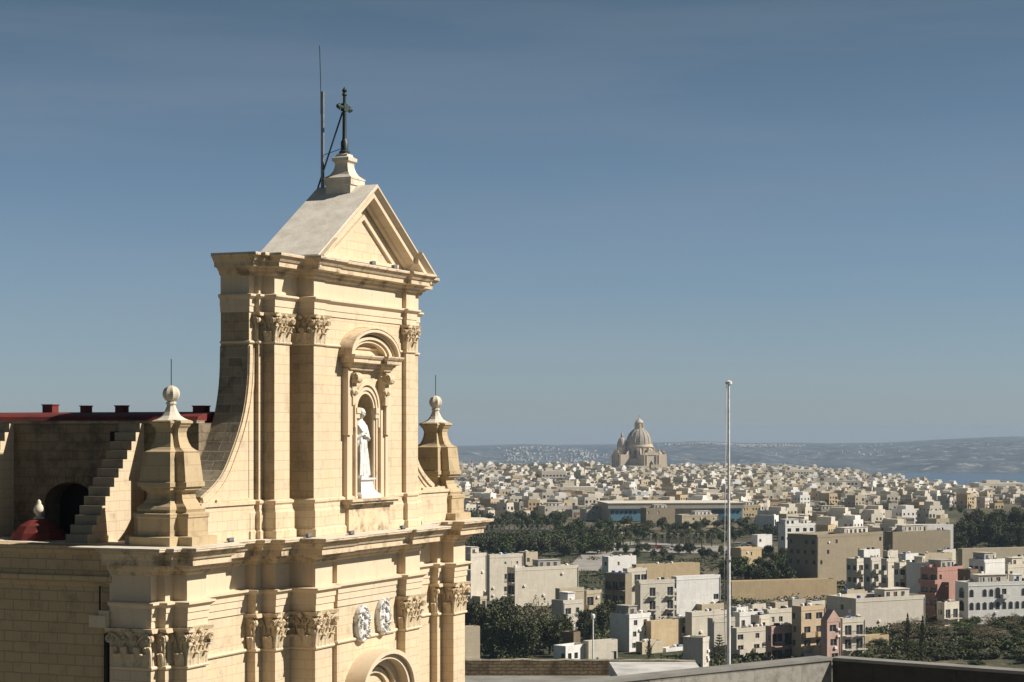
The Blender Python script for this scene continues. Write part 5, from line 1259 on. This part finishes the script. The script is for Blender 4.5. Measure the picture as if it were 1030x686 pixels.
for i, (px, yb_) in enumerate(((621,549),(627,553),(634,547),(597,545),(611,541),(660,549),(676,551),(690,546),(706,552),(716,548),(641,556),(668,541),(752,532),(573,540),(583,534))):
    Y = (H-G)*F/(yb_-434); e = empty('palm_tree', (wx(px,Y), Y, ground(wx(px,Y),Y)), i, label='slim palm tree in the gardens before the sports hall', cat='palm tree', group='palms in the gardens before the sports hall'); put(pc_, 'fronds', e, (0,0,6)); put(pt_, 'trunk', e)

# ---------------- garden walls with piers, road, parked cars ----------------
def pier_wall(x0, x1, yb_, label, n):
    Y = (H-G)*F/(yb_-434); X0, X1 = wx(x0, Y), wx(x1, Y); e = empty('garden_wall', (X0, Y, G), 0, label=label, cat='wall')
    b = MB(); b.box(0, X1-X0, 0, .3, -2, 1.6); b.build('wall', HM['tan'], e)
    for i in range(n+1):
        b = MB(); x = (X1-X0)*i/n; b.box(x-.45, x+.45, -.2, .5, -2, 3.6); b.box(x-.6, x+.6, -.35, .65, 3.6, 3.9); b.build('pier', HM['beige'], e)
pier_wall(487, 553, 536, 'long pale garden wall with regular stone piers behind the tree belt', 13)
pier_wall(655, 716, 545, 'tan garden wall with stone piers in front of the sports hall', 9)
M['asph'] = plain('pale_worn_road', (.30,.28,.25), (.20,.19,.17), .15)
def strip(name, pts, w_, m, dz=.06):
    b = MB(); P_ = [(wx(px, (H-G)*F/(y-434)), (H-G)*F/(y-434)) for px, y in pts]; Lf, Rt = offset(P_, -w_/2), offset(P_, w_/2)
    fine = []
    for (a0,a1),(r0,r1),(a2,a3),(r2,r3) in zip(Lf,Rt,Lf[1:],Rt[1:]):
        n = 12
        for i in range(n):
            t0, t1 = i/n, (i+1)/n; l0 = (a0+(a2-a0)*t0, a1+(a3-a1)*t0); l1 = (a0+(a2-a0)*t1, a1+(a3-a1)*t1); q0 = (r0+(r2-r0)*t0, r1+(r3-r1)*t0); q1 = (r0+(r2-r0)*t1, r1+(r3-r1)*t1)
            b.quad(*[(x, y, ground(x, y)+dz+.25) for x, y in (l0, q0, q1, l1)])
    tag(b.build(name, m), kind='structure')
strip('road', [(585,575),(600,556),(612,548),(640,545),(700,548),(770,550)], 12, M['asph'])
strip('car_park', [(600,552),(650,552),(720,554),(745,548)], 26, M['asph'], .02)
def car_mesh(m):
    b = MB(); b.rings([[(x, y, z) for x, z in ((-2.1,.35),(2.1,.35),(2.15,.75),(1.3,.92),(.7,1.42),(-1.1,1.45),(-1.9,.95),(-2.15,.85))] for y in (-.85,.85)]); return b.mesh('body', m)
b = MB(); b.rings([[(x, y, z) for x, z in ((1.2,.95),(.72,1.36),(-1.05,1.38),(-1.75,.98))] for y in (-.87,.87)]); cg = b.mesh('windows', M['glass'])
b = MB(); b.rings([[(.33*math.cos(2*math.pi*i/12), y, .33*math.sin(2*math.pi*i/12)) for i in range(12)] for y in (-.1,.1)]); cwl = b.mesh('wheel', M['tankblack'])
CM = [('white', car_mesh(plain('white_car_paint', (.75,.75,.75), rough=.3))), ('silver', car_mesh(plain('silver_car_paint', (.35,.36,.38), rough=.3))), ('red', car_mesh(plain('red_car_paint', (.35,.03,.03), rough=.3))), ('dark blue', car_mesh(plain('blue_car_paint', (.03,.05,.15), rough=.3)))]
for i, (px, y, k) in enumerate(((606,552,0),(611,551,1),(617,552,0),(626,550,3),(648,551,0),(655,552,1),(663,551,2),(672,552,0),(681,552,0),(690,553,1),(738,548,1),(743,547.5,0),(749,548,0),(755,547,3))):
    Y = (H-G)*F/(y-434); X = wx(px, Y); rz_ = random.Random(i).uniform(-.5,.5)
    pl_ = 'near the white shed' if px > 730 else 'by the palms' if px < 640 else 'before the garden wall'
    e = empty('parked_car', (X, Y, ground(X,Y)+.3), rz_, label=f"{CM[k][0]} car parked on the pale car park {pl_}", cat='car', group=f"{CM[k][0]} cars parked {pl_}")
    put(CM[k][1], 'body', e); put(cg, 'windows', e)
    for sx in (-1.3,1.3):
        for sy in (-.8,.8): put(cwl, 'wheel', e, (sx,sy,.33))

# ---------------- citadel rampart in the foreground ----------------
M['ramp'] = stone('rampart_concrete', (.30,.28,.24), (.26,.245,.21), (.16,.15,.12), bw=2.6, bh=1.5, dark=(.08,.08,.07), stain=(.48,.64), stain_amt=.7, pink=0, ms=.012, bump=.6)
M['dim'] = stone('shade_toned_concrete', (.055,.052,.047), (.045,.042,.038), (.06,.055,.05), bw=2.6, bh=1.5, dark=(.03,.03,.028), stain=(.45,.6), stain_amt=.7, pink=0, ms=.012, bump=.6)  # right parapet's shade put into the colour: rampart concrete, much darker
M['rough'] = stone('rough_brown_wall', (.66,.52,.34), (.46,.35,.22), (.26,.21,.14), warp=.05, bw=.42, bh=.15, dark=(.09,.075,.055), stain=(.48,.62), stain_amt=.75, pink=.3, ms=.03, bump=1.0)
M['terrace'] = plain('grey_terrace_floor', (.23,.22,.20), (.15,.145,.13), .6, bump=.3, bscale=4); M['whiteroof'] = plain('white_painted_roof', (.50,.49,.46), (.30,.29,.27), .7)
gz = H-11.3
b = MB(); b.prism([(-9,78),(3,72.6),(12.9,80.2),(12.9,84),(9.6,92.8),(-9,92.8)], G-6, gz); b.prism([(-9,92.81),(9.6,92.81),(9.6,104),(-9,104)], G-6, H-13); b.build('wall', M['ramp'], e := empty('rampart', (0,0,0), 0, label='grey citadel rampart with a flat terrace at the bottom of the view', cat='rampart'))
b = MB(); b.prism([(-8.9,78.1),(3,72.8),(12.7,80.4),(12.7,84),(9.4,92.6),(-8.9,92.6)], gz+.004, gz+.02); b.build('terrace', M['terrace'], e)
b = MB(); b.prism([(-2.2,78.5),(3.1,78.5),(3.1,82.6),(-2.0,83.0)], gz+.3, gz+.55); b.prism([(4.6,81.5),(8.3,84.4),(8.3,90.2),(4.4,90.2)], gz+.3, gz+.86); b.build('white_roof_slab', M['whiteroof'], e)
b = MB(); b.tube([(0,0,0)]*2, .1) if False else None
wl = empty('low_stone_wall', (-9, 92, gz+.02), 0, label='low rough brown stone wall along the far side of the rampart terrace', cat='wall')
b = MB(); rnd = random.Random(8); xs = [0+.5*i for i in range(36)]
top = [(.68 - .004*x + rnd.uniform(-.03,.03)) for x in xs]
b.rings([[(x,0,0),(x,.55,0),(x,.55,t_),(x,0,t_)] for x, t_ in zip(xs, top)]); b.build('wall', M['rough'], wl)
b = MB(); b.rings([[(x,-.05,t_+.002),(x,.60,t_+.002),(x,.60,t_+.07),(x,-.05,t_+.07)] for x, t_ in zip(xs, top)]); b.build('coping', M['aged'], wl)
def parapet(p0, p1, ztop, h_, th, label, name='parapet', m='ramp'):
    d = Vector((p1[0]-p0[0], p1[1]-p0[1])); L_ = d.length; an = math.atan2(d.y, d.x)
    e = empty(name, (p0[0], p0[1], H+ztop-h_), an, label=label, cat='parapet')
    b = MB(); n = int(L_/1.6); rnd = random.Random(int(L_*10))
    for i in range(n):
        x0, x1 = L_*i/n, L_*(i+1)/n-.012; q = rnd.uniform(-.012,.012); b.box(x0, x1, 0+q, th, 0, h_-.12)
    b.build('wall', M[m], e); b = MB(); b.box(-.05, L_+.03, -.05, th+.05, h_-.119, h_); b.build('coping', M['pale'] if m == 'pale' else M['terrace'], e)
    return e
parapet((1.2,70.3), (12.75,79.4), -9.0, 3.2, .7, 'grey concrete parapet climbing towards the corner of the bastion')
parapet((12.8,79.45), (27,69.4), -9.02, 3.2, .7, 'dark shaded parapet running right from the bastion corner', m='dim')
b = MB(); b.prism([(-2,66),(30,66),(30,70),(13.4,80.6),(12.4,80.4),(1,71)], H-13.2, H-12.2); o = b.build('bastion_floor', M['terrace'], empty('bastion', (0,0,0), 0, label='shaded floor of the bastion inside the two parapets', cat='bastion'))
b = MB(); b.prism([(-2,66),(30,66),(30,72),(13.6,81.2),(12.2,81.0),(1,71.6)], G-6, H-13.2); b.build('wall', M['ramp'], o.parent)
fp = empty('flagpole', (wx(733,84), 84, gz+.02), 0, label='tall bare white flagpole rising from behind the rampart parapet', cat='flagpole')
M['pole'] = plain('white_pole_paint', (.72,.71,.69), (.5,.5,.48), 3, rough=.4)
ph = H+2.1-gz-.12; b = MB(); b.tube([(0,0,.3),(0,0,ph*.45)], .085, 12, .075); b.tube([(0,0,ph*.45),(0,0,ph)], .062, 12, .045); b.build('pole', M['pole'], fp, smooth=40)
b = MB(); b.lathe([(.09,ph-.02),(.14,ph),(.14,ph+.10),(.06,ph+.14),(.02,ph+.16)], n=12); b.build('truck', M['pole'], fp, smooth=40)
b = MB(); b.tube([(-.10,-.05,ph-.05),(-.16,-.05,ph*.6),(-.20,-.05,ph*.3),(-.12,-.05,1.2)], .012, 4); b.build('halyard', M['pole'], fp)
b = MB(); b.box(-.25,.25,-.25,.25,0,.3); b.build('base', M['terrace'], fp)
b = MB(); b.tube([(-.12,-.06,ph*.44),(.12,-.06,ph*.44)], .04, 6); b.build('cleat', M['steel'], fp)
lp = empty('lamp_post', (wx(596.5,100), 100, H-13), 0, label='slim white lamp post behind the low brown wall', cat='lamp post')
b = MB(); b.tube([(0,0,0),(0,0,3.6)], .045, 8, .035); b.build('pole', M['pole'], lp); b = MB(); b.lathe([(.05,3.58),(.10,3.62),(.11,3.78),(.04,3.84)], n=8); b.build('lamp_head', M['pole'], lp)
# citadel ground under the cathedral
b = MB(); b.prism([(-60,30),(8,30),(8,66),(-2,78),(-9,104),(-60,120)], G-6, H-24); tag(b.build('citadel_ground', M['terrace']), kind='structure')
